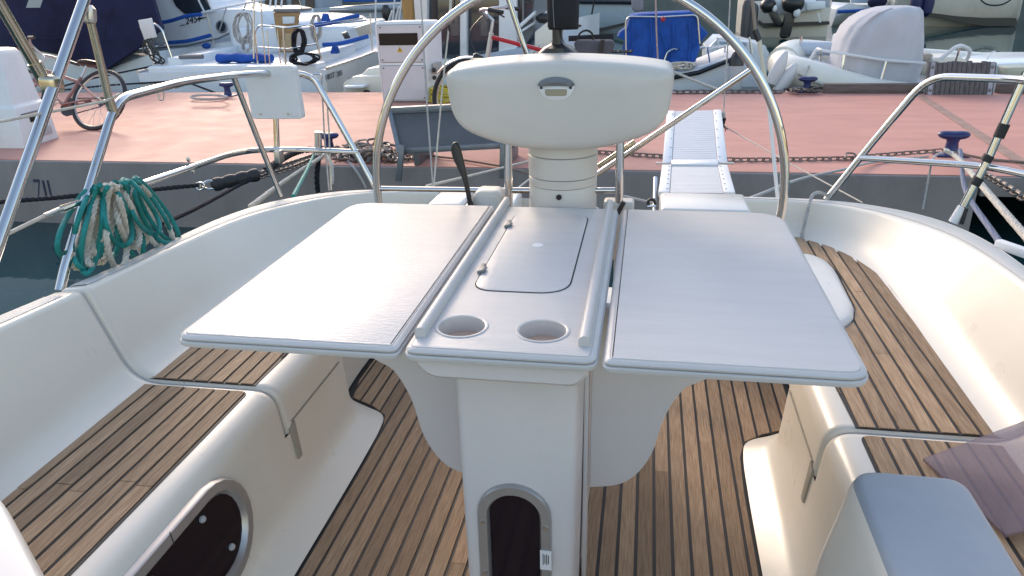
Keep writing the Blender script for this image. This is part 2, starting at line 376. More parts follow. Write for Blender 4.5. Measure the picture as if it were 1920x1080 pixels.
for sgn, sd in ((-1, 'port'), (1, 'starboard')):
    S = stations(0, 99)
    fw = S[:G0]; rows = [section(s, sgn) for s in fw]; rows += [section(shift(S[G0], -.016), sgn, 0), section(shift(S[G0], -.009), sgn, .004), section(shift(S[G0], -.005), sgn, .016)]
    MB().loft(rows).build('cockpit_moulding', gel, yacht, ang=50)
    rows = [section(shift(S[G0], .008), sgn, .016), section(shift(S[G0], .012), sgn, .004), section(shift(S[G0], .019), sgn, 0)]+[section(s, sgn) for s in S[G0+1:]]
    MB().loft(rows).build('cockpit_moulding', gel, yacht, ang=50)
    MB().loft([section(shift(S[G0], -.012), sgn, .011), section(shift(S[G0], .014), sgn, .011)]).build('gutter', mat('gutter_grey', (.50, .49, .46), .5), yacht, ang=50)
    MB().loft([section(s, sgn, 0, 'lower') for s in S]).build('seat_base', gel, yacht, ang=60)
    for i0, i1 in ((2, G0-1), (G0+1, len(S)-1)):
        mbs = []
        for s in S[i0:i1]:
            i, o = s[0], s[1]; z = zc((i.y+o.y)/2); Wt = lambda t: Vector((CX+sgn*(i.x+(o.x-i.x)*t), i.y+(o.y-i.y)*t, z-.012*t+.0012))
            mbs.append([Wt(.17), Wt(.20)+Vector((0, 0, .0018)), Wt(.80)+Vector((0, 0, .0018)), Wt(.83)])
        MB().loft(mbs).build('nonskid_strip', mat('deck_nonskid', (.56, .55, .52), .6, var=.04, vscale=6, bump=.2, bscale=350), yacht, ang=40)

# centre of the stern: low blocks left and right of the walk-through
def wallblock(name, x0, x1, y0, y1, z0, z1, m=gelw, b=.018): return MB().box(((x0+x1)/2, (y0+y1)/2, (z0+z1)/2), (x1-x0, y1-y0, z1-z0)).build(name, m, yacht, bevel=b, seg=3)
wallblock('stern_locker', .078, .452, 3.12, 3.40, ZS-.4, .446)
wallblock('stern_locker', -.952, -.792, 3.12, 3.398, ZS-.4, .440)
wallblock('stern_locker', -.784, -.56, 3.12, 3.398, ZS-.4, .437)
wallblock('transom_sill', -.57, .09, 3.18, 3.42, ZS-.5, ZS+.06)
# stern side of the hull so nothing is hollow from behind
MB().loft([[Vector((CX+s*1.0, 3.40, .40)), Vector((CX+s*.95, 3.45, ZW-.3))] for s in (-1, -.6, -.2)]).build('transom', gelw, yacht)
MB().loft([[Vector((CX+s*1.0, 3.40, .40)), Vector((CX+s*.95, 3.45, ZW-.3))] for s in (.34, .7, 1)]).build('transom', gelw, yacht)

# ---- teak: every plank is its own piece
def planks(poly, z, pitch, x0, seam=.0095, th=.006, joints=(), parent=None, stagger=0):
    xs = [p[0] for p in poly]; i = math.floor((min(xs)-x0)/pitch); n = 0
    while x0+i*pitch < max(xs):
        a, b = x0+i*pitch+seam/2, x0+(i+1)*pitch-seam/2
        s = clip(clip(poly, -1, 0, -a), 1, 0, b)
        cuts = sorted(j+(.08*((i*7) % 3-1)*stagger) for j in joints[(i % len(joints))]) if joints else []
        parts = []
        lo = None
        for c in cuts+[None]:
            q = s
            if lo is not None: q = clip(q, 0, -1, -(lo+.0008))
            if c is not None: q = clip(q, 0, 1, c-.0008)
            if len(q) > 2: parts.append(q)
            lo = c
        for q in parts:
            if area(q) < 2e-4: continue
            MB().prism([(x, y, z) for x, y in q], (0, 0, th+random.uniform(-.0006, .0006))).build('plank', teak, parent)
        i += 1
def panel(name, poly, z, m, parent, th=.004): return MB().prism([(x, y, z) for x, y in poly], (0, 0, th)).build(name, m, parent)
# sole
A = lambda pts, s: [(CX+s*x, y) for x, y in pts]
soleP = A([(.607, .3), (.607, 1.95), (.615, 2.13), (.637, 2.22), (.70, 2.275), (.80, 2.325), (.825, 2.46), (.825, 3.02), (.60, 3.06)], 1)+A([(.60, 3.06), (.825, 3.02), (.825, 2.46), (.80, 2.325), (.70, 2.275), (.637, 2.22), (.615, 2.13), (.607, 1.95), (.607, .3)], -1)
wide = A([(.95, .3), (.95, 3.3)], 1)+A([(.95, 3.3), (.95, .3)], -1)
sole = panel('sole', wide, ZS-.012, caulk, yacht, .008)
planks(inset(soleP, .007), ZS-.004, .0495, .0243, parent=sole, joints=[[], [2.02], [], [], [2.2], [], [1.45], []], stagger=1)
MB().prism([(x, y, ZS-.004) for x, y in soleP], (0, 0, .003)).build('caulk_margin', caulk, sole)
for s in (-1, 1):
    f = rpoly(A([(.812, .3), (1.152, .3), (1.152, 1.672), (.812, 1.672)], s), .02, 4)
    g = panel('seat_deck', inset(f, -.004), ZT-.001, caulk, yacht, .003)
    planks(f, ZT+.001, .0475, CX+s*.812, th=.004, parent=g, joints=[[1.19], [], [1.22], [1.2], [], [1.25], [1.24]])
    f = A([(.812, 1.715), (1.152, 1.715), (1.160, 2.45), (1.150, 2.75), (1.130, 2.92), (1.088, 3.07), (1.00, 3.185), (.90, 3.262), (.79, 3.28), (.79, 3.10), (.875, 3.04), (.945, 3.0), (.99, 2.92), (1.0, 2.80), (.985, 2.47), (.955, 2.36), (.905, 2.285), (.80, 2.12)], s)
    g = panel('seat_deck', inset(f, -.004), ZT-.001, caulk, yacht, .003)
    planks(f, ZT+.001, .0475, CX+s*.812, th=.004, parent=g, joints=[[], [2.1, 2.55], [2.58], [2.13], [2.62], [2.16], []])
    hp = rpoly(A([(.842, 2.24), (.905, 2.30), (.955, 2.37), (.978, 2.47), (.992, 2.82), (.982, 2.91), (.94, 2.985), (.842, 3.0)], s), .03, 4)
    MB().slab(hp, [(0, ZT-.13), (0, ZT+.006), (.006, ZT+.014), (.02, ZT+.019), (.04, ZT+.021)]).build('seat_edge_pad', gelw, yacht, ang=60)

# seams and finger slots in the seat fronts
for s in (-1, 1):
    xf = lambda z: CX+s*(.740-(ZT-z)*.10-.001)
    ln = [(1.742, .175), (1.80, .20), (2.06, .272)]
    tubeobj('lid_seam', [(xf(z)-s*.001, y, z) for y, z in [(1.735, .176), (2.10, .178)]], .0028, mat('seam_shadow_line', (.30, .27, .22), .8), yacht, n=6)
    MB().slab(rpoly([(-.012, -.06), (.014, -.06), (.020, .06), (-.016, .045)], .006, 3), [(0, -.004), (0, .0022), (.003, .003)],
              o=(xf(.12)-s*.002, 1.728, .115), ux=(0, 1, 0), uy=(s*.10, 0, .995), uz=(-s, 0, 0)).build('finger_slot', mat('slot_shade_grey', (.36, .33, .27), .7), yacht)  # raised plate; its grey-brown stands in for shade inside the slot

# port light in the port seat front
pl_o = Vector((CX-.7195, 1.125, .125)); pl_y = Vector((0, 1, 0)); pl_z = Vector((-.101, 0, .995)); pl_n = Vector((.995, 0, .101))
def stad(L, h, n=12):
    r = h/2; q = L/2-r; return [(q+r*math.cos(a), r*math.sin(a)) for a in [math.pi*(-.5+k/n) for k in range(n+1)]]+[(-q+r*math.cos(a), r*math.sin(a)) for a in [math.pi*(.5+k/n) for k in range(n+1)]]
def on(pts, h): return [pl_o+pl_y*x+pl_z*y+pl_n*h for x, y in pts]
pm = mat('portlight_frame_grey', (.42, .41, .40), .36, .6, var=.08)
fr = MB().loft([on(stad(.62, .280), -.03), on(stad(.62, .280), .010), on(stad(.612, .272), .016), on(stad(.565, .225), .016), on(stad(.545, .205), .006), on(stad(.530, .190), -.02)], cv=True)
pf = fr.build('port_light', pm, yacht, ang=40)
MB().prism(on(stad(.55, .21), .001), pl_n*.003).build('pane', glass, pf)
for yy, zz in ((.135, .082), (.20, -.055), (-.06, .082), (-.05, -.07), (.04, -.07)):
    MB().lathe([(.0, 0), (.0085, 0), (.009, .006), (.006, .010), (0, .011)], pl_o+pl_y*yy+pl_z*zz+pl_n*.003, pl_n, 12).build('knob', mat('grey_white', (.45, .45, .46), .5), pf)
tubeobj('joint_line', [p for p in on([(.02, .1415), (.02, .107)], .0165)], .0012, caulk, pf, n=5)

# moulded blocks either side of the companionway, nearest the camera
blk = rpoly([(.395, .50), (.395, 1.253), (.602, 1.250), (.602, .50)], [.004, .065, .045, .004], 8)
MB().slab(blk, [(-.035, ZT-.05), (-.030, ZT+.01), (-.004, .46), (0, .480), (.004, .489)]).build('bulkhead_block', gel, yacht, ang=50)
MB().slab(inset(blk, .004), [(0, .489), (.003, .4945), (.009, .4985), (.018, .5005)]).build('block_top', skytop, yacht, ang=60)  # the block's plain top surface; reflected blue sky is in its colour
blk = rpoly([(-1.125, .935), (-.895, .765), (-.88, .4), (-1.4, .4), (-1.4, 1.08)], .02, 5)
MB().slab(blk, [(-.03, ZT-.05), (-.004, .47), (0, .49), (.006, .498), (.014, .5)]).build('bulkhead_block', gelw, yacht, ang=50)

# ================================================================== COCKPIT TABLE
ZTB = .70
table = thing('cockpit_table', 'white cockpit table with both leaves raised around a centre console', 'table', (CX, 1.5, ZS))
def leaf(x0, x1, corner_r):
    p = rpoly([(x0, 1.232), (x1, 1.232), (x1, 2.245), (x0, 2.245)], corner_r, 7)
    return MB().slab(p, [(.010, ZTB-0.0264), (.001, ZTB-0.0251), (0, ZTB-0.0224), (0, ZTB-0.0165), (.003, ZTB-0.0142), (.0095, ZTB-0.0135), (.0095, ZTB-0.0122), (.004, ZTB-0.0116), (.003, ZTB-0.0079), (.007, ZTB-0.0040), (.0125, ZTB-0.0023), (.0145, ZTB-0.0028), (.0155, ZTB-0.0007), (.019, ZTB)])
leaf(-.935, -.455, [.04, .02, .02, .09]).build('leaf', tabm, table, ang=30)
leaf(-.060, .414, [.02, .05, .10, .02]).build('leaf', tabm, table, ang=30)
# console top with real cup holes
def circ(cx, cy, r, n=28): return [(cx+r*math.cos(2*math.pi*k/n), cy+r*math.sin(2*math.pi*k/n)) for k in range(n)]
top = leaf(-.447, -.069, [.03, .03, .02, .02]).build('console_top', tabm, table, ang=30)
cut = MB()
for cx_, cy_ in ((-.353, 1.346), (-.186, 1.346)): cut.lathe([(.0485, -.2), (.0485, .2)], (cx_, cy_, ZTB), (0, 0, 1), 32)
cut = cut.build('cutter', tabm)
def boolcut(o, c):
    md = o.modifiers.new('b', 'BOOLEAN'); md.object = c; md.operation = 'DIFFERENCE'; md.solver = 'EXACT'
    dg = bpy.context.evaluated_depsgraph_get(); me = bpy.data.meshes.new_from_object(o.evaluated_get(dg)); o.modifiers.clear(); o.data = me
    me.polygons.foreach_set('use_smooth', [True]*len(me.polygons)); me.set_sharp_from_angle(angle=R(30)); bpy.data.objects.remove(c)
boolcut(top, cut)
cupm = mat('cup_floor_beige', (.64, .44, .33), .5)
for cx_, cy_ in ((-.353, 1.346), (-.186, 1.346)):
    c = MB().lathe([(.0480, -.052), (.0480, .0005), (.0505, .0022), (.0535, .0022), (.0555, .0006)], (cx_, cy_, ZTB), (0, 0, 1), 32)
    c.f = [f for f in c.f if len(f) == 4]; co = c.build('cup_holder', tabm, table)
    MB().lathe([(.0482, -.0545), (.0482, -.033)], (cx_, cy_, ZTB), (0, 0, 1), 32).build('cup_floor', cupm, co)
# fiddle rails
for x0 in (-.424, -.098):
    prof = [(-.011, 0), (-.011, .013), (-.008, .019), (-.003, .022), (.003, .022), (.008, .019), (.011, .013), (.011, 0)]
    MB().loft([[Vector((x0+px_, yy, ZTB-.001+pz_)) for px_, pz_ in prof] for yy in (1.287, 2.262)], cv=True, cap=True).build('fiddle_rail', tabm, table, ang=40)
# lid, its groove, hinges and finger hole
lid = rpoly([(-.372, 1.540), (-.155, 1.545), (-.158, 2.150), (-.390, 2.158)], [.05, .075, .055, .055], 8)
lid = rpoly([(-.374, 1.540), (-.156, 1.540), (-.156, 2.155), (-.374, 2.155)], [.05, .075, .055, .055], 8)
MB().slab(inset(lid, -.003), [(0, ZTB-.004), (0, ZTB+.0009)]).build('lid_gap', dark, table)
ld = MB().slab(lid, [(0, ZTB-.003), (0, ZTB+.0022), (.002, ZTB+.0030)]).build('lid', tabm, table)
MB().lathe([(.0, 0), (.015, 0), (.015, .0008), (0, .0008)], (-.268, 1.857, ZTB+.003), n=24).build('finger_hole', white, ld)
for yy in (1.665, 2.03):
    MB().box((-.3785, yy, ZTB+.005), (.012, .055, .009)).box((-.3725, yy-.012, ZTB+.008), (.012, .03, .006)).build('hinge', greyp, ld, bevel=.002)
# tray under the console
tp = [(-.430, .676), (-.430, .655), (-.400, .626), (-.108, .626), (-.086, .655), (-.086, .676)]
tp2 = rpoly(tp, [0, .03, .03, .03, .03, 0], 6)
tray = MB().slab(tp2, [(.008, 0), (0, .008), (0, .98), (.008, .99)], o=(0, 1.252, 0), ux=(1, 0, 0), uy=(0, 0, 1), uz=(0, 1, 0)).build('tray', tabu, table, ang=40)
cut = MB()
for cx_, cy_ in ((-.353, 1.346), (-.186, 1.346)): cut.lathe([(.0486, -.055), (.0486, .2)], (cx_, cy_, ZTB), (0, 0, 1), 32)
boolcut(tray, cut.build('cutter', tabu))
# column, tapering slightly, with the arched opening
cs = lambda z, t: rpoly([(-.374+t, 1.335-t*.2), (-.112-t, 1.335-t*.2), (-.112-t, 2.12), (-.374+t, 2.12)], .02, 4)
colm = MB().loft([[Vector((x, y, z)) for x, y in cs(z, t)] for z, t in ((ZS+.004, .008), (.2, .004), (.64, 0))], cv=True, cap=True).build('column', tabu, table, ang=40)
def arch(w_, zb, zt_, n=14):
    r = w_/2; return [(-r, zb), (r, zb)]+[(r*math.cos(math.pi*k/n), zt_-r+r*math.sin(math.pi*k/n)) for k in range(n+1)]
cut = MB().prism([(-.252+x, 1.2, z) for x, z in arch(.118, ZS+.09, .302)], (0, .5, 0)).build('cutter', tabu); boolcut(colm, cut)
AO = lambda pts, y: [Vector((-.252+x, y, z)) for x, z in pts]
fr = MB().loft([AO(arch(.168, ZS+.04, .330), 1.34), AO(arch(.168, ZS+.04, .330), 1.329), AO(arch(.160, ZS+.044, .326), 1.324), AO(arch(.124, ZS+.087, .305), 1.324), AO(arch(.116, ZS+.091, .301), 1.330), AO(arch(.116, ZS+.091, .301), 1.36)], cv=True)
afr = fr.build('opening_frame', pm, table, ang=40)
MB().prism(AO(arch(.117, ZS+.0905, .3015), 1.342), (0, .006, 0)).build('pane', glass, afr)
for sx_ in (-.072, .072):
    for sz_ in (.225, .08): MB().lathe([(.0, 0), (.006, 0), (.005, .003), (0, .003)], (-.252+sx_, 1.324, sz_), (0, -1, 0), 10).build('screw', dullsteel, afr)
MB().box((-.180, 1.3225, .135), (.026, .0015, .055)).build('sticker', white, afr)
for k in range(4): MB().box((-.186+k*.004, 1.3213, .138), (.0016, .001, .03-.006*(k % 2))).build('sticker_print', blackp, afr)
# curved leaf supports
wl = [(-.372, .60), (-.675, .60), (-.675, .556), (-.655, .520), (-.620, .495), (-.582, .470), (-.545, .395), (-.520, .290), (-.482, .222), (-.438, .190), (-.372, .176)]
wl = [(x, z) for x, z in wl]
for s in (-1, 1):
    P = [((x if s < 0 else 2*(-.2355)-x), z) for x, z in wl]
    P = [(p.x, p.y) for p in smooth([Vector((a, b, 0)) for a, b in P[2:]], 4)]
    P = [((-.372 if s < 0 else -.099), .672), ((-.70 if s < 0 else .229), .672)]+P
    MB().slab(P, [(.002, 0), (0, .002), (0, .02), (.002, .022)], o=(0, 1.545, 0), ux=(1, 0, 0), uy=(0, 0, 1), uz=(0, 1, 0)).build('leaf_support', tabu, table, ang=40)
    MB().box(((-.376 if s < 0 else -.1085), 1.545, .22), (.010, .06, .72)).build('hinge_strip', tabu, table, bevel=.003)

# ================================================================== HELM
PC = -.262
ped = thing('helm_pedestal', 'cream helm pedestal carrying a wide rounded instrument pod behind the table', 'pedestal', (PC, 2.42, ZS))
pr_ = [(.115, ZS-.0), (.115, .735)]
MB().lathe([(.112, ZS), (.112, .728), (.110, .732)], (PC, 2.42, 0), n=40).build('column', pod_m, ped)
MB().lathe([(.104, .732), (.112, .734), (.1125, .757), (.110, .760)], (PC, 2.42, 0), n=40).build('collar', pod_m, ped)
MB().lathe([(.104, .760), (.1125, .763), (.1135, .828), (.111, .831)], (PC, 2.42, 0), n=40).build('collar', pod_m, ped)
MB().lathe([(.105, .831), (.113, .834), (.112, .92)], (PC, 2.42, 0), n=40).build('collar', pod_m, ped)
MB().lathe([(.0, 0), (.009, 0), (.009, .006), (0, .006)], (PC+.0, 2.306, .712), (0, -1, 0), 12).build('bolt', blackp, ped)
# pod: wide rounded body, tilted a little
ph = [(.336, .028), (.337, .058), (.328, .074), (.300, .083), (.22, .094), (.11, .102)]; pb = [(.333, -.010), (.325, -.050), (.305, -.086), (.268, -.113), (.20, -.138), (.11, -.158)]
po = [(-x, z) for x, z in ph]+[(0, .105)]+[(x, z) for x, z in ph[::-1]]+pb+[(0, -.163)]+[(-x, z) for x, z in pb[::-1]]
po = [(p.x, p.y) for p in smooth([Vector((x, z, 0)) for x, z in po], 3, True)][::-1]
tz = Vector((0, -.10, .995)); tn = Vector((0, .995, .10))
def podrow(k, kz, h): return [Vector((PC, 2.25, 1.030))+Vector((1, 0, 0))*x*k+tz*((z+.025)*kz-.025)+tn*h for x, z in po]
pod = MB().loft([podrow(.05, .05, -.024), podrow(.55, .5, -.0225), podrow(.82, .76, -.017), podrow(.93, .90, -.009), podrow(.972, .955, -.0005), podrow(.993, .988, .010), podrow(1, 1, .022), podrow(1, 1, .13), podrow(.98, .96, .15), podrow(.9, .88, .16)], cv=True, cap=True).build('pod', pod_m, ped, ang=60)
# courtesy lamp on the pod
lo = Vector((PC+.001, 2.2295, 1.062)); lens = mat('lamp_lens_beige', (.33, .29, .20), .35)
half = lambda a0, a1, rx, rz_, n=14: [(rx*math.cos(a0+(a1-a0)*k/n), rz_*math.sin(a0+(a1-a0)*k/n)) for k in range(n+1)]
lb = MB().slab(half(math.pi, 2*math.pi, .052, .043)[::1], [(0, 0), (0, -.008), (.006, -.013)], o=lo+Vector((0, 0, .006)), uy=tz, uz=tn).build('lamp', white, ped, ang=50)
MB().slab(rpoly([(-.033, -.028), (.033, -.028), (.033, -.007), (-.033, -.007)], [.02, .02, .004, .004], 4), [(0, -.012), (.002, -.0155)], o=lo+Vector((0, 0, .006)), uy=tz, uz=tn).build('lens', lens, lb)
MB().slab(half(0, math.pi, .054, .024), [(0, 0), (0, -.010), (.006, -.018), (.014, -.021)], o=lo+Vector((0, 0, .008)), uy=tz, uz=tn).build('lamp_cap', greyp, lb, ang=50)
for q in (-.043, .043): MB().lathe([(0, 0), (.0045, 0), (0, .002)], lo+Vector((q, -.0145, .002)), (0, -1, 0), 8).build('screw', blackp, lb)
# black instrument tops showing behind the pod's upper edge
for xa, xb in ((880, 962), (1168, 1222)):
    a, b = PY(xa, 112, 2.42), PY(xb, 116, 2.42); MB().box(((a.x+b.x)/2, 2.44, (a.z+b.z)/2-.03), (b.x-a.x, .03, .072)).build('instrument', blackp, ped, bevel=.006)
# guard rail round the pedestal
for px_ in (952, 1163):
    b = PY(px_, 376, 2.40); t = PY(px_, 262, 2.40)
    tubeobj('guard_rail_leg', [(b.x, 2.40, ZS+.3), (t.x, 2.40, t.z)], .0135, steel, ped, n=14)
a, b = PY(952, 357, 2.405), PY(1163, 357, 2.405); tubeobj('guard_rail_bar', [a, b], .010, steel, ped, n=12)
a, b = PY(1122, 312, 2.47), PY(1190, 266, 2.47); tubeobj('guard_rail_brace', [a, b], .009, champ, ped, n=12)
a = PY(917, 372, 2.42); MB().slab(rpoly([(-.052, -.2), (.052, -.2), (.052, .02), (.034, .037), (-.034, .037), (-.052, .02)], .012, 4), [(.01, 0), (0, .01), (0, .09), (.01, .1)], o=(a.x, 2.37, a.z-.004), uy=(0, 0, 1), uz=(0, 1, 0)).build('control_box', pod_m, ped, ang=50)
a = PY(1160, 383, 2.40); MB().box((a.x, 2.42, a.z-.09), (.10, .07, .2)).build('control_box', pod_m, ped, bevel=.01, seg=3)
a = PY(1165, 385, 2.34); MB().tube([a+Vector((-.012, 0, -.03)), a+Vector((.008, 0, .012))], .008, 8).build('key_switch', blackp, ped)

# black covered column above the pod
cc = thing('covered_instrument', 'black canvas covered instrument on a stem above the pod', 'instrument', PY(1047, 112, 2.42))
y0 = 2.44; Q = lambda px_, py_: PY(px_, py_, y0)
rows = [(1006, 1086, 112), (1007, 1085, 101), (1010, 1082, 97), (1020, 1072, 88), (1032, 1060, 82), (1036, 1055, 74), (1036, 1053, 52)]
def ovalrow(xl, xr, py_, dep, n=20, sq=2.6):
    a, b = Q(xl, py_), Q(xr, py_); c = (a+b)/2; rx = (b-a).length/2
    return [c+Vector((math.copysign(abs(math.cos(t))**(2/sq), math.cos(t))*rx, math.copysign(abs(math.sin(t))**(2/sq), math.sin(t))*dep, 0)) for t in [2*math.pi*k/n for k in range(n)]]
MB().loft([ovalrow(l, r_, p_, .065 if p_ > 85 else .03) for l, r_, p_ in rows], cv=True, cap=True).build('base', blackp, cc, ang=50)
MB().loft([ovalrow(1004, 1084, 118, .062), ovalrow(1004, 1084, 107.5, .0655)], cv=True, cap=True).build('foot', mat('brown_black', (.05, .04, .037), .5), cc)
cv = MB().loft([ovalrow(1029, 1084, 55, .030), ovalrow(1027, 1085, 48, .045), ovalrow(1026, 1086, 20, .05), ovalrow(1025, 1087, -15, .05), ovalrow(1025, 1086, -70, .05), ovalrow(1030, 1080, -82, .035)], cv=True, cap=True).build('cover', blackc, cc, ang=50)
tubeobj('piping', [Q(1043, 50)+Vector((0, -.052, 0)), Q(1041, 10)+Vector((0, -.055, 0)), Q(1041, -40)+Vector((0, -.055, 0))], .0012, greyp, cv, n=5)

# steering wheel: rim and five spokes
WC = Vector((-.2515, 2.60, .647)); WR = .728
wheel = thing('steering_wheel', 'large polished stainless five-spoke steering wheel behind the pod', 'steering wheel', (WC.x, WC.y, WC.z))
MB().tube([WC+Vector((WR*math.cos(2*math.pi*k/120), 0, WR*math.sin(2*math.pi*k/120))) for k in range(120)], .0152, 14, closed=True).build('rim', steel, wheel)
for k in range(5):
    a = R(180-72*k); d = Vector((math.cos(a), 0, math.sin(a)))
    tubeobj('spoke', [WC+d*.05+Vector((0, .02, 0)), WC+d*(WR-.006)], .0098, steel, wheel, n=12)
MB().lathe([(.02, -.05), (.065, -.045), (.07, .02), (.05, .04)], WC, (0, 1, 0), 24).build('hub', steel, wheel)

# throttle lever
tl = thing('throttle_lever', 'black engine throttle lever with broad grip beside the pedestal', 'lever', PY(882, 384, 2.36))
T = lambda a, b: PY(a, b, 2.36)
ctr = [(883, 392), (879, 366), (873, 338), (867, 318), (860, 300), (855, 283), (853, 270), (853, 266)]; wd = [.008, .0085, .009, .0125, .0175, .018, .014, .006]
rows = []
for (a, b), r_ in zip(ctr, wd):
    c = T(a, b); rows.append([c+Vector((math.cos(t)*r_, math.sin(t)*min(r_, .010), math.cos(t)*r_*.22)) for t in [2*math.pi*k/12 for k in range(12)]])
MB().loft(rows, cv=True, cap=True).build('lever_arm', blackp, tl, ang=60, sub=1)
tubeobj('boot', [T(884, 396), T(881, 378)], [.014, .009], rubber, tl)

# smoked acrylic washboard lying on the starboard seat
q = [PZ(1730, 864, .312), PZ(1790, 840, .322), PZ(1930, 790, .40), PZ(2080, 960, .40), PZ(1885, 1008, .312)]
q = [q[0], q[2], q[3], q[4]]
tag(MB().prism(q, (0, 0, .007)).build('washboard', acryl, None), 'smoked translucent acrylic washboard lying on the starboard seat', 'washboard')
# ================================================================== RAILS, LINES AND ROPES ON THE YACHT
def line(name, pts, r, m, label, cat, n=6, sm=0, group=None): return tag(MB().tube(pts, r, n, sm=sm).build(name, m), label, cat, group)
# port pushpit
pp = thing('pushpit', 'stainless pushpit rail on the port stern quarter, left of the wheel', 'rail', (-1.66, 2.6, .5), 'pushpit rails')
leg0 = PX(112, 545, -1.66); top0 = PX(218, 186, -1.66)
leg0b = PX(122, 500, -1.66)
tp_ = [leg0, leg0b, top0, PY(345, 153, 2.66), PY(437, 141, 3.05), PY(500, 137, 3.25), PY(566, 138, 3.40), PY(590, 148, 3.43), PY(640, 236, 3.41), PY(704, 353, 3.39)]
tubeobj('top_rail', fil(tp_, [0, .06, .09, .1, .1, .1, .1, .06, .1, 0], 6), .0145, steel, pp, n=14)
mr_ = [PX(161, 384, -1.66), PY(265, 345, 2.34), PY(385, 305, 2.78), PY(430, 289, 2.98), PY(480, 281, 3.16), PY(560, 280, 3.36), PY(672, 285, 3.40)]
tubeobj('mid_rail', fil(mr_, .1, 6), .0125, steel, pp, n=14)
tubeobj('post', [PY(438, 144, 3.05), PY(484, 262, 3.12), PY(527, 368, 3.15)], .0125, steel, pp, n=14)
tubeobj('band', [PY(328, 158.5, 2.60), PY(340, 155, 2.645)], .0155, rubber, pp, n=12)
tubeobj('hanging_loop', fil([PY(296, 168, 2.5), PY(298, 188, 2.5), PY(307, 188, 2.5), PY(306, 168, 2.5)], .012), .0026, dullsteel, pp, n=6)
for a, b in ((353, 299), (361, 321)): MB().ell(PY(a, b, 2.68), (.009, .004, .011)).build('clip', dullsteel, pp)
tubeobj('rod_holder', [PY(597, 290, 3.39), PY(596.5, 247, 3.39)], .0175, steel, pp, n=16)
MB().box(PY(523, 293, 3.24), (.03, .05, .06)).build('clamp', dullsteel, pp, bevel=.006)
# outboard bracket pad
ob = thing('outboard_bracket', 'square white plastic outboard mounting pad on a steel post', 'bracket', PY(517, 300, 3.27))
o_ = PY(515, 173, 3.27); e_ = PY(562, 173, 3.27); hw = (e_-o_).length
zt_, zb_ = PY(515, 124, 3.27).z, PY(515, 223, 3.27).z; hh = (zt_-zb_)/2
MB().slab(rpoly([(-hw, -hh), (hw, -hh), (hw*1.0, hh), (-hw, hh)], .018, 5), [(.003, -.022), (0, -.018), (0, .018), (.004, .022)], o=o_, ux=(1, .03, 0), uy=(-.03, 0, 1), uz=(0, 1, 0)).build('pad', white, ob)
for a, b in ((489, 214), (540, 214)): MB().lathe([(0, 0), (.006, 0), (.006, .003), (0, .003)], PY(a, b, 3.246), (0, -1, 0), 10).build('bolt', dullsteel, ob)
for a, b in ((472, 131), (553, 131), (475, 214), (553, 214)): MB().lathe([(0, 0), (.011, 0), (.009, .002), (0, .002)], PY(a, b, 3.2485), (0, -1, 0), 14).build('screw_cap', white, ob)
tubeobj('post', [PY(517, 215, 3.29), PY(520, 300, 3.27)], .014, steel, ob, n=12)
# lifeline end with turnbuckle, and the pale line above
line('lifeline', [PX(-30, 460, -1.66), PX(85, 404, -1.66)], .0055, ropew, 'pale coated lifeline leading to the pushpit leg at far left', 'wire')
tb = thing('turnbuckle', 'steel turnbuckle joining the lifeline to the port pushpit leg', 'turnbuckle', PX(115, 392, -1.66))
tubeobj('screw_body', [PX(83, 405, -1.66), PX(118, 390, -1.66)], .007, dullsteel, tb); tubeobj('fork', [PX(114, 393, -1.66), PX(150, 379, -1.66)], [.012, .013, .009], steel, tb)
line('guard_line', [PX(-30, 234, -1.60), PX(196, 190, -1.64), PX(224, 176, -1.66)], .0042, ropew, 'thin white line running across the poles to the port rail bend', 'line')
# bimini poles at far left
bm_ = thing('bimini_frame', 'stainless and champagne bimini poles crossing at the far left', 'frame', PX(-40, 560, -1.62))
tubeobj('main_pole', [PX(-42, 566, -1.62), PX(190, -90, -1.62)], .0158, steel, bm_, n=16)
cpole = tubeobj('folding_pole', [PX(-60, -95, -1.66), PX(78, 142, -1.66)], .0145, champ, bm_, n=16)
tubeobj('end_sleeve', [PX(64, 118, -1.66), PX(92, 166, -1.655)], .0185, champ, cpole, n=16)
tubeobj('strut', [PX(166, 24, -1.64), PX(209, 205, -1.66)], .0118, champ, bm_, n=16)
MB().box(PX(97, 158, -1.63), (.05, .05, .05)).build('clamp', champ, bm_, bevel=.012, seg=3)
MB().lathe([(.014, -.02), (.019, -.01), (.019, .02), (.01, .03)], PX(168, 30, -1.63), (0, .25, 1), 14).build('pivot', dullsteel, bm_)
tubeobj('eye_end', [PX(204, 186, -1.66), PX(215, 216, -1.66)], .015, champ, bm_, n=12)
# starboard pushpit
sp = thing('pushpit', 'stainless pushpit rail on the starboard stern quarter, right of the gangway', 'rail', (1.0, 3.2, .45), 'pushpit rails')
tubeobj('top_rail', fil([PY(1549, 374, 3.37), PY(1640, 262, 3.34), PY(1742, 143, 3.28), PY(1918, 149, 2.98), PY(2100, 180, 2.55), Vector((1.32, 1.75, .93)), Vector((1.24, 1.2, .60))], [0, 0, .09, .1, .1, .1, 0], 7), .0145, steel, sp, n=14)
tubeobj('post', [PY(1925, 135, 2.98), PY(1852, 300, 2.98), PY(1792, 413, 2.97)], .0145, steel, sp, n=14)
tubeobj('mid_rail', fil([PY(1612, 296, 3.345), PY(1845, 311, 3.0), PY(1930, 328, 2.85), PY(2100, 370, 2.6), Vector((1.30, 1.7, .72))], .1, 6), .0125, steel, sp, n=14)
for a, b, c, d in ((1884, 232, 1872, 258), (1855, 291, 1847, 303), (1836, 333, 1826, 347)): tubeobj('clamp_band', [PY(a, b, 2.978), PY(c, d, 2.978)], .019, rubber, sp, n=12)
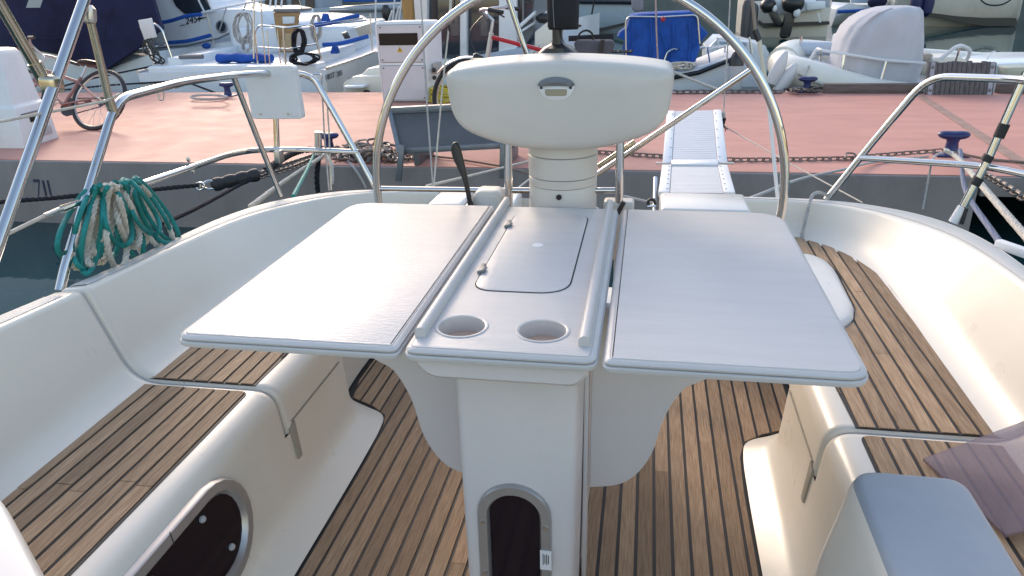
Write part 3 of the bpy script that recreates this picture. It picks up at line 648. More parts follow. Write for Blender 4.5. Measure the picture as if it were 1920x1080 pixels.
tubeobj('base_sleeve', [PY(1805, 388, 2.965), PY(1787, 417, 2.965)], .0175, white, sp, n=14)
tubeobj('bracket', [PY(1812, 390, 2.95), PY(1803, 420, 2.95)], .008, blackp, sp, n=8)
MB().box(PY(1910, 470, 2.52), (.16, .03, .03), rz=-1.1).build('toe_rail', white, sp, bevel=.006)
# grey line looped over the coaming, flag staff, falls and backstay lines
tag(rope_mb([PY(1500, 460, 3.20), PY(1506, 432, 3.22), PY(1517, 385, 3.26), PY(1524, 366, 3.30), PY(1536, 361, 3.34), PY(1549, 366, 3.36), PY(1553, 374, 3.40)], .0075).build('grey_line', ropeg), 'grey braided line looped over the starboard coaming at the pushpit foot', 'rope')
fs = thing('flag_staff', 'slim white telescopic staff standing behind the right side of the wheel rim', 'staff', PY(1457, 372, 3.42))
tubeobj('lower_tube', [PY(1458, 372, 3.42), PY(1440, 180, 3.5)], .0085, white, fs); tubeobj('middle_tube', [PY(1440, 182, 3.5), PY(1423, 74, 3.53)], .0085, mat('cream_plastic', (.6, .55, .44), .5), fs)
tubeobj('joint', [PY(1440.5, 189, 3.495), PY(1439, 178, 3.5)], .0105, blackp, fs); tubeobj('joint', [PY(1424, 76, 3.53), PY(1415, 56, 3.535)], .013, blackp, fs); tubeobj('upper_tube', [PY(1417, 62, 3.535), PY(1405, -60, 3.56)], .0075, mat('brown_grey_tube', (.25, .2, .16), .5), fs)
line('stay_line', [PY(812, 352, 3.40), PY(800, 190, 3.5), PY(786, -60, 3.65)], .0045, ropeg, 'grey stay line rising left of the wheel, left of a pair meeting at the stern', 'line', group='stay lines')
line('stay_line', [PY(813, 352, 3.40), PY(828, 180, 3.5), PY(842, 47, 3.6), PY(847, -60, 3.65)], .0045, ropew, 'pale stay line rising left of the wheel, right of a pair meeting at the stern', 'line', group='stay lines')
MB().ell(PY(842, 50, 3.58), (.006, .006, .022)).build('stopper', blackp, [o for o in bpy.data.objects if o.name.startswith('stay_line')][-1])
fl = line('davit_fall', [PY(603, 147, 3.44), PY(608, 250, 3.43), PY(617, 357, 3.40)], .0042, ropeg, 'grey cord hanging from the port top rail, the left one of two', 'cord', group='cords hanging from the port rail')
line('davit_fall', [PY(611, 152, 3.44), PY(617, 250, 3.43), PY(621, 356, 3.40)], .0042, ropew, 'pale cord hanging from the port top rail, the right one of two', 'cord', group='cords hanging from the port rail')
tubeobj('hook', fil([PY(586, 139, 3.43), PY(602, 138, 3.44), PY(604, 148, 3.44)], .01), .004, steel, fl)
line('topping_lift', [PY(1372, -60, 4.9), PY(1366, 60, 4.95), PY(1357, 205, 5.0)], .0042, ropeg, 'thin cord holding up the outer right corner of the aluminium gangway', 'cord')
kn = thing('rope_knot', 'dark knotted cord hanging at the outer right corner of the gangway', 'knot', PY(1357, 232, 4.98))
for k in range(5): MB().ell(PY(1357+random.uniform(-2, 3), 212+k*6, 4.98), (.012, .012, .014), 8, 6).build('turn', ropek if k > 1 else ropeg, kn)
for a, b in ((1352, 247), (1361, 246), (1364, 243)): tubeobj('tail', [PY(1358, 236, 4.98), PY(a, b, 4.98)], .003, ropek, kn, n=5)
line('gangway_guy', [PY(1360, 238, 4.97), PY(1480, 306, 4.1), PY(1617, 380, 3.36)], .0032, ropew, 'thin white line from the gangway knot down to the starboard quarter', 'line')
line('halyard', [PY(1228, -60, 4.4), PY(1231, 60, 4.45), PY(1234, 125, 4.5)], .0045, mat('red_fleck_rope', (.42, .30, .29), .8, var=.3, vscale=60), 'pink flecked rope hanging in front of the blue boat cover', 'rope')

# coils hung on the port rail: a teal line and a white laid line
def coil(name, m, r, loops, label, strands):
    mb = MB()
    for hp, w_, L, lean, dx in loops:
        x0 = -1.66+dx; P = []
        for k in range(15):
            t = -math.pi/2+2*math.pi*(k/14); s = (1-math.cos(t+math.pi/2))/2
            px_ = hp[0]+lean*s+w_*math.sin(2*math.pi*k/14)*(.55+.45*s); py_ = hp[1]+L*s
            P.append(PX(px_, py_, x0+.02*math.sin(k*1.7+dx*90)))
        if strands: rope_mb(P, r, 4, mb=mb)
        else: mb.tube(P, r, 8, sm=4)
    return tag(mb.build(name, m), label, 'rope')
rnc = random.Random(12)
teal_loops = [((172+9.5*k+rnc.uniform(-5, 5), 351-1.7*k+rnc.uniform(-5, 4)), rnc.uniform(16, 42), rnc.uniform(120, 178)-3*k, -34+11*k+rnc.uniform(-16, 16), rnc.uniform(-.06, .05)) for k in range(10)]
white_loops = [((182+10.5*k+rnc.uniform(-5, 5), 353-1.8*k+rnc.uniform(-4, 4)), rnc.uniform(14, 34), rnc.uniform(120, 172)-4*k, -26+13*k+rnc.uniform(-12, 12), rnc.uniform(-.06, .05)) for k in range(8)]
coil('teal_rope_coil', ropet, .0078, teal_loops, 'teal green mooring line coiled and hung on the port mid rail', False)
coil('white_rope_coil', ropew, .0098, white_loops, 'thick white three-strand rope coiled with the teal line on the port rail', True)

# gangway: two aluminium sections
gw = thing('gangway', 'folding ribbed aluminium gangway raised off the stern towards the dock', 'gangway', (.26, 3.45, .4))
def gsec(p00, p10, p11, p01, nslat):
    up = Vector((0, 0, .028)); ex = (p10-p00).normalized(); L = lambda a, b, t: a.lerp(b, t)
    for s in (0, 1):
        a0, a1 = (p00, p01) if s == 0 else (p10-ex*.052, p11-ex*.052)
        sr = MB().prism([a0, a0+ex*.052, a1+ex*.052, a1], up).build('side_rail', white, gw, bevel=.006)
        for k in range(6):
            t = (k+.5)/6; MB().lathe([(0, 0), (.005, 0), (.004, .002), (0, .002)], a0.lerp(a1, t)+ex*(.012 if s else .040)+up*1.02, n=8).build('rivet', greyp, sr)
    MB().prism([p00+ex*.05, p10-ex*.05, p11-ex*.05, p01+ex*.05], up*.35).build('tread_bed', mat('worn_alu', (.20, .21, .23), .5, .6), gw)
    for k in range(nslat):
        t0, t1 = (k+.05)/nslat, (k+.95)/nslat
        MB().prism([L(p00, p01, t0)+ex*.054+up*.36, L(p10, p11, t0)-ex*.054+up*.36, L(p10, p11, t1)-ex*.054+up*.36, L(p00, p01, t1)+ex*.054+up*.36], up*.45).build('slat', mat('white_alu', (.52, .54, .57), .45, .5, var=.05), gw)
g0, g1 = Vector((.072, 3.44, .408)), Vector((.418, 3.44, .414)); g2, g3 = Vector((.100, 4.17, .368)), Vector((.452, 4.17, .374))
h0, h1 = Vector((.103, 4.21, .372)), Vector((.455, 4.21, .378)); h2, h3 = PY(1250, 215, 5.05), PY(1352, 213, 5.05)
gsec(g0, g1, g3, g2, 22); gsec(h0, h1, h3, h2, 26)
MB().prism([g2+Vector((.05, -.02, .006)), g3+Vector((-.05, -.02, .006)), h1+Vector((-.05, .03, .006)), h0+Vector((.05, .03, .006))], (0, 0, .03)).build('hinge_cover', alu, gw, bevel=.004)
for p in (g2, g3): MB().box(p+Vector((0, .02, .03)), (.07, .012, .012)).build('hinge_bolt', dullsteel, gw, bevel=.003)
tubeobj('leg', [g0+Vector((-.012, .25, .03)), g0+Vector((-.012, .0, -.1))], .010, alu, gw)

# ================================================================== ON THE DOCK
def bollard(px_, py_, sc, label, rz=0.0):
    p = PZ(px_, py_, ZD); o = thing('mooring_bollard', label, 'bollard', (p.x, p.y, ZD), 'blue mooring bollards on the dock')
    MB().box(p+Vector((0, 0, .012*sc)), (.30*sc, .2*sc, .024*sc)).build('base_plate', bollb, o, bevel=.006)
    MB().lathe([(.085*sc, .02*sc), (.065*sc, .06*sc), (.055*sc, .14*sc), (.075*sc, .2*sc)], p, n=16).build('stem', bollb, o)
    rows = []
    for i in range(13):
        x = -1+2*i/12; r_ = (1-abs(x)**3.2)**.5 if abs(x) < 1 else .02
        c = p+Vector((x*.155*sc, 0, (.205+.012*abs(x))*sc)); rows.append([c+Vector((0, math.cos(t)*.075*sc*max(r_, .08), math.sin(t)*.045*sc*max(r_, .08))) for t in [2*math.pi*k/12 for k in range(12)]])
    MB().loft(rows, cv=True, cap=True).build('horn', bollb, o, ang=60)
    return o
bollard(618, 284, .74, 'blue mooring bollard beside the chain heap on the near dock edge')
bollard(1781, 292, .86, 'blue mooring bollard on the near dock edge at far right')
bollard(1512, 173, .84, 'blue mooring bollard on the far dock edge in front of the covered inflatable')
bollard(428, 180, .8, 'blue mooring bollard on the far dock edge behind the port rail')
# chain links share one mesh
lk = MB()
ring = [(-.018+.0, -.0), ]
P = []
for k in range(20):
    t = 2*math.pi*k/20; P.append(Vector((math.cos(t)*.013+(.017 if math.cos(t) > 0 else -.017), math.sin(t)*.0145, 0)))
lk.tube(P, .0052, 6, closed=True); LINK = lk.build('link', chaing).data; bpy.data.objects.remove(bpy.data.objects['link'])
LINKR = LINK.copy(); LINKR.materials[0] = chainm
def chain(pts, label, sag=0.0, size=1.0, me=LINK, group=None):
    P = smooth(pts, 14); o = thing('chain', label, 'chain', P[0], group); d = 0; step = .047*size; i = 0; acc = 0
    seg = 0; pos = P[0].copy(); n = 0
    while seg < len(P)-1:
        a, b = P[seg], P[seg+1]; L = (b-a).length
        while acc <= L:
            c = a.lerp(b, acc/L if L else 0); t = (b-a).normalized()
            up = Vector((0, 0, 1)) if abs(t.z) < .9 else Vector((1, 0, 0)); y = up.cross(t).normalized(); z = t.cross(y)
            m = Matrix((t, y, z)).transposed() @ Matrix.Rotation(math.pi/2*(n % 2)+.5, 3, 'X')
            l = bpy.data.objects.new('link', me); COL.objects.link(l); l.parent = o
            l.matrix_parent_inverse = Matrix.Translation(-o.location); l.matrix_basis = Matrix.Translation(c) @ m.to_4x4() @ Matrix.Scale(size, 4)
            n += 1; acc += step
        acc -= L; seg += 1
    return o
zd = ZD+.02
chain([PZ(1118, 285, zd), PZ(1180, 289, zd), PZ(1240, 293, zd), PZ(1360, 299, zd), PZ(1470, 299, zd), PZ(1592, 297, zd)], 'rusty chain lying along the near dock edge right of the pedestal', size=1.35, me=LINKR)
chain([PZ(1592, 297, zd), PZ(1640, 292, zd), PZ(1700, 287, zd+.03), PZ(1768, 282, zd+.08)], 'rusty chain leading from the dock chain up to the far right bollard', size=1.25, me=LINKR)
line('ring', fil([PZ(1586, 296, zd+.02), PZ(1586, 286, zd+.04), PZ(1604, 288, zd+.03), PZ(1606, 297, zd)], .04), .008, chainm, 'rusty iron ring joining two dock chains at right', 'ring')
chain([PY(488, 326, 5.05), PY(530, 311, 5.7), PY(600, 287, 6.72)], 'galvanised chain from the black snubber to the left bollard, upper strand', size=1.25)
chain([PY(490, 331, 5.05), PY(545, 315, 5.7), PY(605, 291, 6.7)], 'galvanised chain from the black snubber to the left bollard, lower strand', size=1.25)
chain([PY(1838, 322, 6.3), PY(1880, 346, 5.6), PY(1950, 392, 4.9)], 'galvanised chain hanging from the dock edge at far right', size=1.5)
hp_ = thing('chain_heap', 'heap of rusty chain and shackles on the dock left of the wheel rim', 'chain', PZ(700, 300, ZD))
rnd = random.Random(3)
for k in range(130):
    t = rnd.random(); px_ = 622+150*t; py_ = 279+26*rnd.random()-(abs(t-.5)*8)
    q = PZ(px_, py_, ZD+.015); hgt = max(0, .10*(1-abs(t-.45)*2.0))*rnd.random()
    l = bpy.data.objects.new('link', LINKR if rnd.random() < .7 else LINK); COL.objects.link(l); l.parent = hp_; l.matrix_parent_inverse = Matrix.Translation(-hp_.location)
    l.matrix_basis = Matrix.Translation(q+Vector((0, 0, hgt))) @ Matrix.Rotation(rnd.random()*6, 4, 'Z') @ Matrix.Rotation(rnd.uniform(-.9, .9), 4, 'X') @ Matrix.Scale(rnd.choice((1.3, 1.5, 2.2)), 4)
# mooring lines
sn = thing('mooring_snubber', 'ribbed black rubber mooring snubber on the left stern line', 'snubber', PY(440, 338, 4.95))
a, b = PY(396, 348, 4.80), PY(488, 326, 5.05); d = (b-a); pts = []; rr = []
for k in range(41):
    t = k/40; pts.append(a+d*t); rr.append(.040+.010*abs(math.sin(t*4*math.pi))-(.014 if t < .03 or t > .97 else 0))
MB().tube(pts, rr, 16).build('rubber_body', rubber, sn, ang=70)
tubeobj('end_eye', [PY(377, 349, 4.78), PY(388, 340, 4.78), PY(398, 340, 4.8), PY(402, 352, 4.8), PY(388, 354, 4.78)], .0085, steel, sn, closed=True, sm=4)
tubeobj('shackle', [PY(365, 346, 4.75), PY(378, 342, 4.76), PY(384, 349, 4.76), PY(374, 357, 4.75)], .006, steel, sn, closed=True, sm=3)
tag(rope_mb([PY(-20, 380, 4.2), PY(75, 373, 4.3), PY(200, 362, 4.5), PY(300, 354, 4.65), PY(372, 347, 4.75)], .0165).build('stern_line', ropek), 'black mooring rope running left from the shackle of the rubber snubber', 'rope')
tag(rope_mb([PY(305, 420, 3.6), PY(370, 390, 4.1), PY(440, 352, 4.8), PY(480, 331, 5.0)], .0135).build('stern_line', ropek), 'black mooring rope from behind the port coaming up to the snubber', 'rope')
tag(rope_mb([PY(500, 318, 5.2), PY(540, 292, 6.0), PY(570, 282, 6.5), PZ(606, 279, ZD+.1)], .028).build('stern_line', ropek), 'thick black rope end made fast to the left bollard', 'rope')
tag(rope_mb([PY(470, 388, 3.5), PY(530, 343, 4.6), PY(600, 296, 6.1), PY(612, 284, 6.85)], .0165).build('stern_line', ropew), 'white mooring rope from the port quarter to the left bollard', 'rope')
line('teal_line', [PY(550, 368, 3.6), PY(575, 320, 5.0), PY(590, 286, 6.8)], .0125, ropet, 'straight teal mooring line from the port quarter to the left bollard', 'rope')
tubeobj_ = tag(rope_mb([PY(598, 292, 6.1), PY(594, 330, 6.15), PY(596, 360, 6.2)], .024).build('fender_strap', ropek), 'black rope loop hanging down the dock face below the left bollard', 'rope')
tag(rope_mb([PY(612, 290, 6.2), PY(622, 310, 6.0), PY(623, 345, 5.9)], .016).build('rope_end', ropew), 'short white rope end dangling down the dock face below the left bollard', 'rope')
line('slack_line', [PZ(640, 290, zd), PY(664, 315, 6.28), PY(680, 340, 6.26), PY(686, 352, 6.26)], .012, ropeg, 'grey slack line falling over the dock edge left of the wheel rim', 'rope', sm=5)
line('crossing_line', [PY(800, 349, 3.45), PY(880, 330, 4.4), PY(944, 314, 5.2), PY(1000, 300, 5.8)], .008, ropew, 'white line rising to the right behind the throttle lever', 'rope')
line('crossing_line', [PZ(755, 287, zd), PZ(850, 297, zd), PY(942, 312, 6.28), PY(1010, 330, 5.8)], .009, mat('brown_rope', (.2, .15, .12), .85), 'brown line lying on the dock and crossing behind the pedestal', 'rope')
line('crossing_line', [PY(958, 372-8, 3.45), PY(1000, 330, 4.6)], .006, ropeg, 'grey line just left of the pedestal column', 'rope')
line('crossing_line', [PY(1170, 368, 3.4), PY(1222, 380, 3.3)], .006, ropeg, 'grey line leading from the pedestal foot to the stern cleat', 'rope')
ck = thing('stern_cleat_shackle', 'small black and steel shackle at the stern left of the gangway foot', 'shackle', PY(1222, 383, 3.3)); tubeobj('bow', [PY(1216, 385, 3.25), PY(1216, 376, 3.25), PY(1225, 374, 3.25), PY(1229, 383, 3.25)], .007, blackp, ck, sm=3); tubeobj('pin', [PY(1214, 387, 3.24), PY(1230, 386, 3.24)], .006, steel, ck)
tag(rope_mb([PZ(1772, 281, ZD+.17), PY(1800, 300, 6.2), PY(1860, 370, 4.6), PY(1940, 462, 3.5)], .0195).build('stern_line', ropew), 'thick white mooring rope from the right bollard down past the starboard rail', 'rope')
tag(rope_mb([PZ(1800, 281, ZD+.15), PY(1803, 302, 6.2), PY(1812, 360, 5.2), PY(1880, 462, 3.7)], .016).build('stern_line', mat('bluegrey_rope', (.20, .22, .30), .85)), 'blue grey mooring rope from the right bollard down to the starboard quarter', 'rope')
line('slack_line', [PZ(1770, 284, zd+.05), PY(1750, 296, 6.26), PY(1742, 330, 6.25), PY(1730, 392, 6.2)], .008, ropeg, 'thin grey line hanging down the concrete dock face at right', 'rope', sm=5)
line('slack_line', [PY(1405, 373, 3.6), PY(1500, 336, 5.2), PY(1580, 318, 6.1), PZ(1640, 304, zd), PZ(1740, 294, zd)], .010, ropeg, 'grey line rising from the stern to the dock right of the wheel rim', 'rope', sm=5)
line('slack_line', [PZ(1790, 286, zd+.1), PZ(1850, 298, zd), PZ(1930, 305, zd)], .012, mat('brown_rope', (.2, .15, .12), .85), 'brown line trailing right from the far right bollard on the dock', 'rope', sm=4)
hl = rope_mb([PZ(388+34*math.cos(k*.6)+4, 182+4*math.sin(k*.6), ZD+.02+.006*k) for k in range(22)], .016, 4); tag(hl.build('rope_coil', ropeg), 'flat grey rope coil on the dock beside the far left bollard', 'rope')
mb = MB(); rnd = random.Random(5); p = PZ(838, 192, ZD)
for k in range(9): mb.tube([p+Vector((math.cos(t)*(.20+rnd.uniform(-.05, .05)), math.sin(t)*(.2+rnd.uniform(-.05, .05)), .03+k*.022+rnd.uniform(-.01, .01))) for t in [2*math.pi*j/18 for j in range(18)]], .013, 6, closed=True)
tag(mb.build('yellow_hose_coil', ropey), 'coiled yellow hose on the dock beside the power pedestal', 'hose')
# grey gangplank tipped up on the dock
gp = thing('grey_gangplank', 'grey metal gangplank tipped on its edge at the dock, with a folding leg', 'gangplank', (-1.6, 6.4, ZD))
gpm = mat('grey_paint_metal', (.10, .10, .105), .6, .1, var=.1, vscale=5); gpe = mat('grey_edge_metal', (.20, .215, .235), .45, .5, var=.12, vscale=9, bump=.2, bscale=60)
c0, c1, c2, c3 = PY(750, 283, 6.22), PY(965, 271, 6.22), PY(962, 196, 6.45), PY(732, 207, 6.45)
MB().prism([c0, c1, c2, c3], (0, .03, .01)).build('panel', gpm, gp)
for a, b, r_ in ((c0, c1, .024), (c1, c2, .02), (c2, c3, .028), (c3, c0, .022)): MB().prism([a+Vector((0, -.03, -r_)), b+Vector((0, -.03, -r_)), b+Vector((0, -.03, r_)), a+Vector((0, -.03, r_))] if abs((b-a).x) > .3 else [a+Vector((-r_, -.03, 0)), a+Vector((r_, -.03, 0)), b+Vector((r_, -.03, 0)), b+Vector((-r_, -.03, 0))], (0, .07, 0)).build('edge_frame', gpe, gp, bevel=.006)
la, lb_ = PY(757, 272, 6.2), PY(744, 340, 6.1); MB().box((la+lb_)/2, (.05, .04, (la-lb_).length), M=Matrix.Rotation(math.atan2((la-lb_).x, (la-lb_).z), 3, 'Y')).build('leg', gpe, gp, bevel=.006)
la, lb_ = PY(945, 270, 6.2), PY(940, 335, 6.1); MB().box((la+lb_)/2, (.05, .04, (la-lb_).length), M=Matrix.Rotation(math.atan2((la-lb_).x, (la-lb_).z), 3, 'Y')).build('leg', gpe, gp, bevel=.006)
for x in (c0.x+.1, c1.x-.1): MB().box((x, 6.6, ZD+.11), (.05, .5, .22)).build('prop_block', gpe, gp, bevel=.01)
# power pedestal
ep = thing('power_pedestal', 'white marina power pedestal with dark window and warning triangle', 'pedestal', (-3.29, 10.3, ZD))
f0, f1 = PZ(710, 194, ZD), PZ(806, 194, ZD); W_ = f1.x-f0.x; HT = PY(703, 41, 10.1).z-ZD; cx_ = (f0.x+f1.x)/2
dv = Vector((.22, .97, 0)).normalized()
bodyp = rpoly([(-W_/2+.03, 0), (W_/2-.03, 0), (W_/2, HT), (-W_/2, HT)], [.01, .01, .09, .09], 6)
MB().slab(bodyp, [(.02, 0), (0, .02), (0, .42), (.03, .45)], o=(cx_, 10.08, ZD), ux=(1, 0, 0), uy=(0, 0, 1), uz=dv).build('body', white, ep, ang=50)
pink = mat('pedestal_panel', (.62, .60, .62), .45, var=.03)
for z0, z1 in ((.03, .47), (.505, .965)):
    MB().slab(rpoly([(-W_/2+.055, HT*z0), (W_/2-.05, HT*z0), (W_/2-.04, HT*z1), (-W_/2+.045, HT*z1)], .02, 3), [(0, 0), (0, -.004)], o=(cx_, 10.078, ZD), ux=(1, 0, 0), uy=(0, 0, 1), uz=dv).build('panel_gap', greyp, ep)
    pn = MB().slab(rpoly([(-W_/2+.062, HT*z0+.007), (W_/2-.057, HT*z0+.007), (W_/2-.047, HT*z1-.007), (-W_/2+.052, HT*z1-.007)], .018, 3), [(0, 0), (0, -.010), (.004, -.013)], o=(cx_, 10.078, ZD), ux=(1, 0, 0), uy=(0, 0, 1), uz=dv).build('panel', pink, ep)
    for x in (-W_/2+.09, W_/2-.085):
        for z in (HT*z0+.035, HT*z1-.035): MB().lathe([(0, 0), (.013, 0), (.01, .004), (0, .004)], (cx_+x, 10.064, ZD+z), (0, -1, 0), 8).build('screw', greyp, pn)
MB().box((cx_-.03, 10.066, ZD+HT*.79), (W_*.74, .012, HT*.145)).build('window', glass, pn)
tri = [(cx_-.02-.04, HT*.635), (cx_-.02+.04, HT*.635), (cx_-.02, HT*.70)]
MB().prism([(x, 10.058, ZD+z) for x, z in tri], (0, .008, 0)).build('warning_triangle', mat('warning_yellow', (.65, .42, .02), .5), pn)
MB().prism([(cx_-.02-.006, 10.056, ZD+HT*.645), (cx_-.02+.004, 10.056, ZD+HT*.645), (cx_-.02+.009, 10.056, ZD+HT*.672), (cx_-.02-.002, 10.056, ZD+HT*.688)], (0, .003, 0)).build('warning_bolt', blackp, pn)
MB().box((cx_+W_/2+.06, 10.30, ZD+HT*.42), (.05, .3, .14)).build('socket_box', mat('beige_plastic', (.42, .38, .34), .5), ep, bevel=.01)
for q in (-.05, .05): MB().lathe([(.025, 0), (.03, .05), (.012, .07)], (cx_+W_/2+.06, 10.14, ZD+HT*.36+q), (0, -1, 0), 10).build('socket', blackp, ep)
# white dock box at far left
dbx = thing('dock_box', 'white plastic dock locker at the far left edge of the dock', 'locker', (-6.9, 7.1, ZD))
b0 = PZ(47, 280, ZD); b1 = PZ(112, 259, ZD); tB = PY(44, 92, b0.y+.1)
sx_ = (b1-b0); hB = tB.z-ZD; left = Vector((-1.6, -.0, 0))
def boxrow(z, k): c = Vector((0, 0, z)); return [b0+c+Vector((-k, k, 0)), b1+c+Vector((-k, -k, 0)), b1+left+c+Vector((0, -k, 0)), b0+left+c+Vector((0, k, 0))]
MB().loft([boxrow(0, 0), boxrow(hB*.42, .03), boxrow(hB*.44, .06), boxrow(hB*.94, .11), boxrow(hB*.985, .13), boxrow(hB, .18)], cv=True, cap=True).build('body', white, dbx, bevel=.03, seg=3)
sdn = Vector((sx_.y, -sx_.x, 0)).normalized(); se = sx_.normalized()
for t, z, w2, h2, m_, nm in ((.5, .34, .40, .012, greyp, 'recess_edge'), (.45, .27, .10, .055, dark, 'handle_slot'), (.55, .12, .34, .09, mat('grey_white', (.55, .55, .56), .5), 'recess')):
    c = b0+sx_*t+Vector((0, 0, z))+sdn*(-.018 if z > .2 else -.004); MB().box(c, (w2, .02, h2), rz=math.atan2(se.y, se.x)).build(nm, m_, dbx, bevel=.004)
# weathered ramp board and timber rail on the far edge
rb = thing('fender_board', 'grey weathered timber board with metal straps standing on the far dock edge', 'board', PZ(1795, 178, ZD))
old = mat('weathered_grey_timber', (.075, .068, .075), .85, col2=(.17, .155, .155), vscale=5, stretch=(10, 10, 1.2), bump=.5, bscale=14); strap = mat('zinc_strap', (.30, .29, .33), .5, .5, var=.15)
c0, c1 = PZ(1734, 178, ZD), PZ(1862, 178, ZD); zt_ = PY(1735, 117, c0.y+.06).z; n = 14
for k in range(n):
    a, b = c0.lerp(c1, (k+.03)/n), c0.lerp(c1, (k+.97)/n); j = rnd.uniform(-.012, .012)
    MB().prism([a, b, b+Vector((0, .08, zt_-ZD+j)), a+Vector((0, .08, zt_-ZD+j))], (0, .05, 0)).build('plank', old, rb, bevel=.006)
for t in (.035, .905):
    a, b = c0.lerp(c1, t), c0.lerp(c1, t+.065); s_ = MB().prism([a+Vector((0, -.012, 0)), b+Vector((0, -.012, 0)), b+Vector((0, .068, zt_-ZD)), a+Vector((0, .068, zt_-ZD))], (0, .012, 0)).build('strap', strap, rb)
    for q in (.15, .85): MB().ell(a.lerp(b, .5)+Vector((0, -.015+.08*q, (zt_-ZD)*q)), (.022, .012, .022), 8, 6).build('bolt', greyp, s_)
for x0_, x1_, nm in ((1542, 1730, 'grey brown timber rubbing beam on the far dock edge left of the fender board'), (1866, 1990, 'grey brown timber rubbing beam on the far dock edge at the right frame edge')):
    a, b = PZ(x0_, 174, ZD), PZ(x1_, 175, ZD); tag(MB().box(((a.x+b.x)/2, 11.02, ZD+.06), (b.x-a.x, .14, .13)).build('rubbing_beam', mat('brown_timber', (.085, .065, .06), .8, col2=(.16, .13, .12), vscale=4, stretch=(1, 8, 8), bump=.4), None, bevel=.015), nm, 'beam')

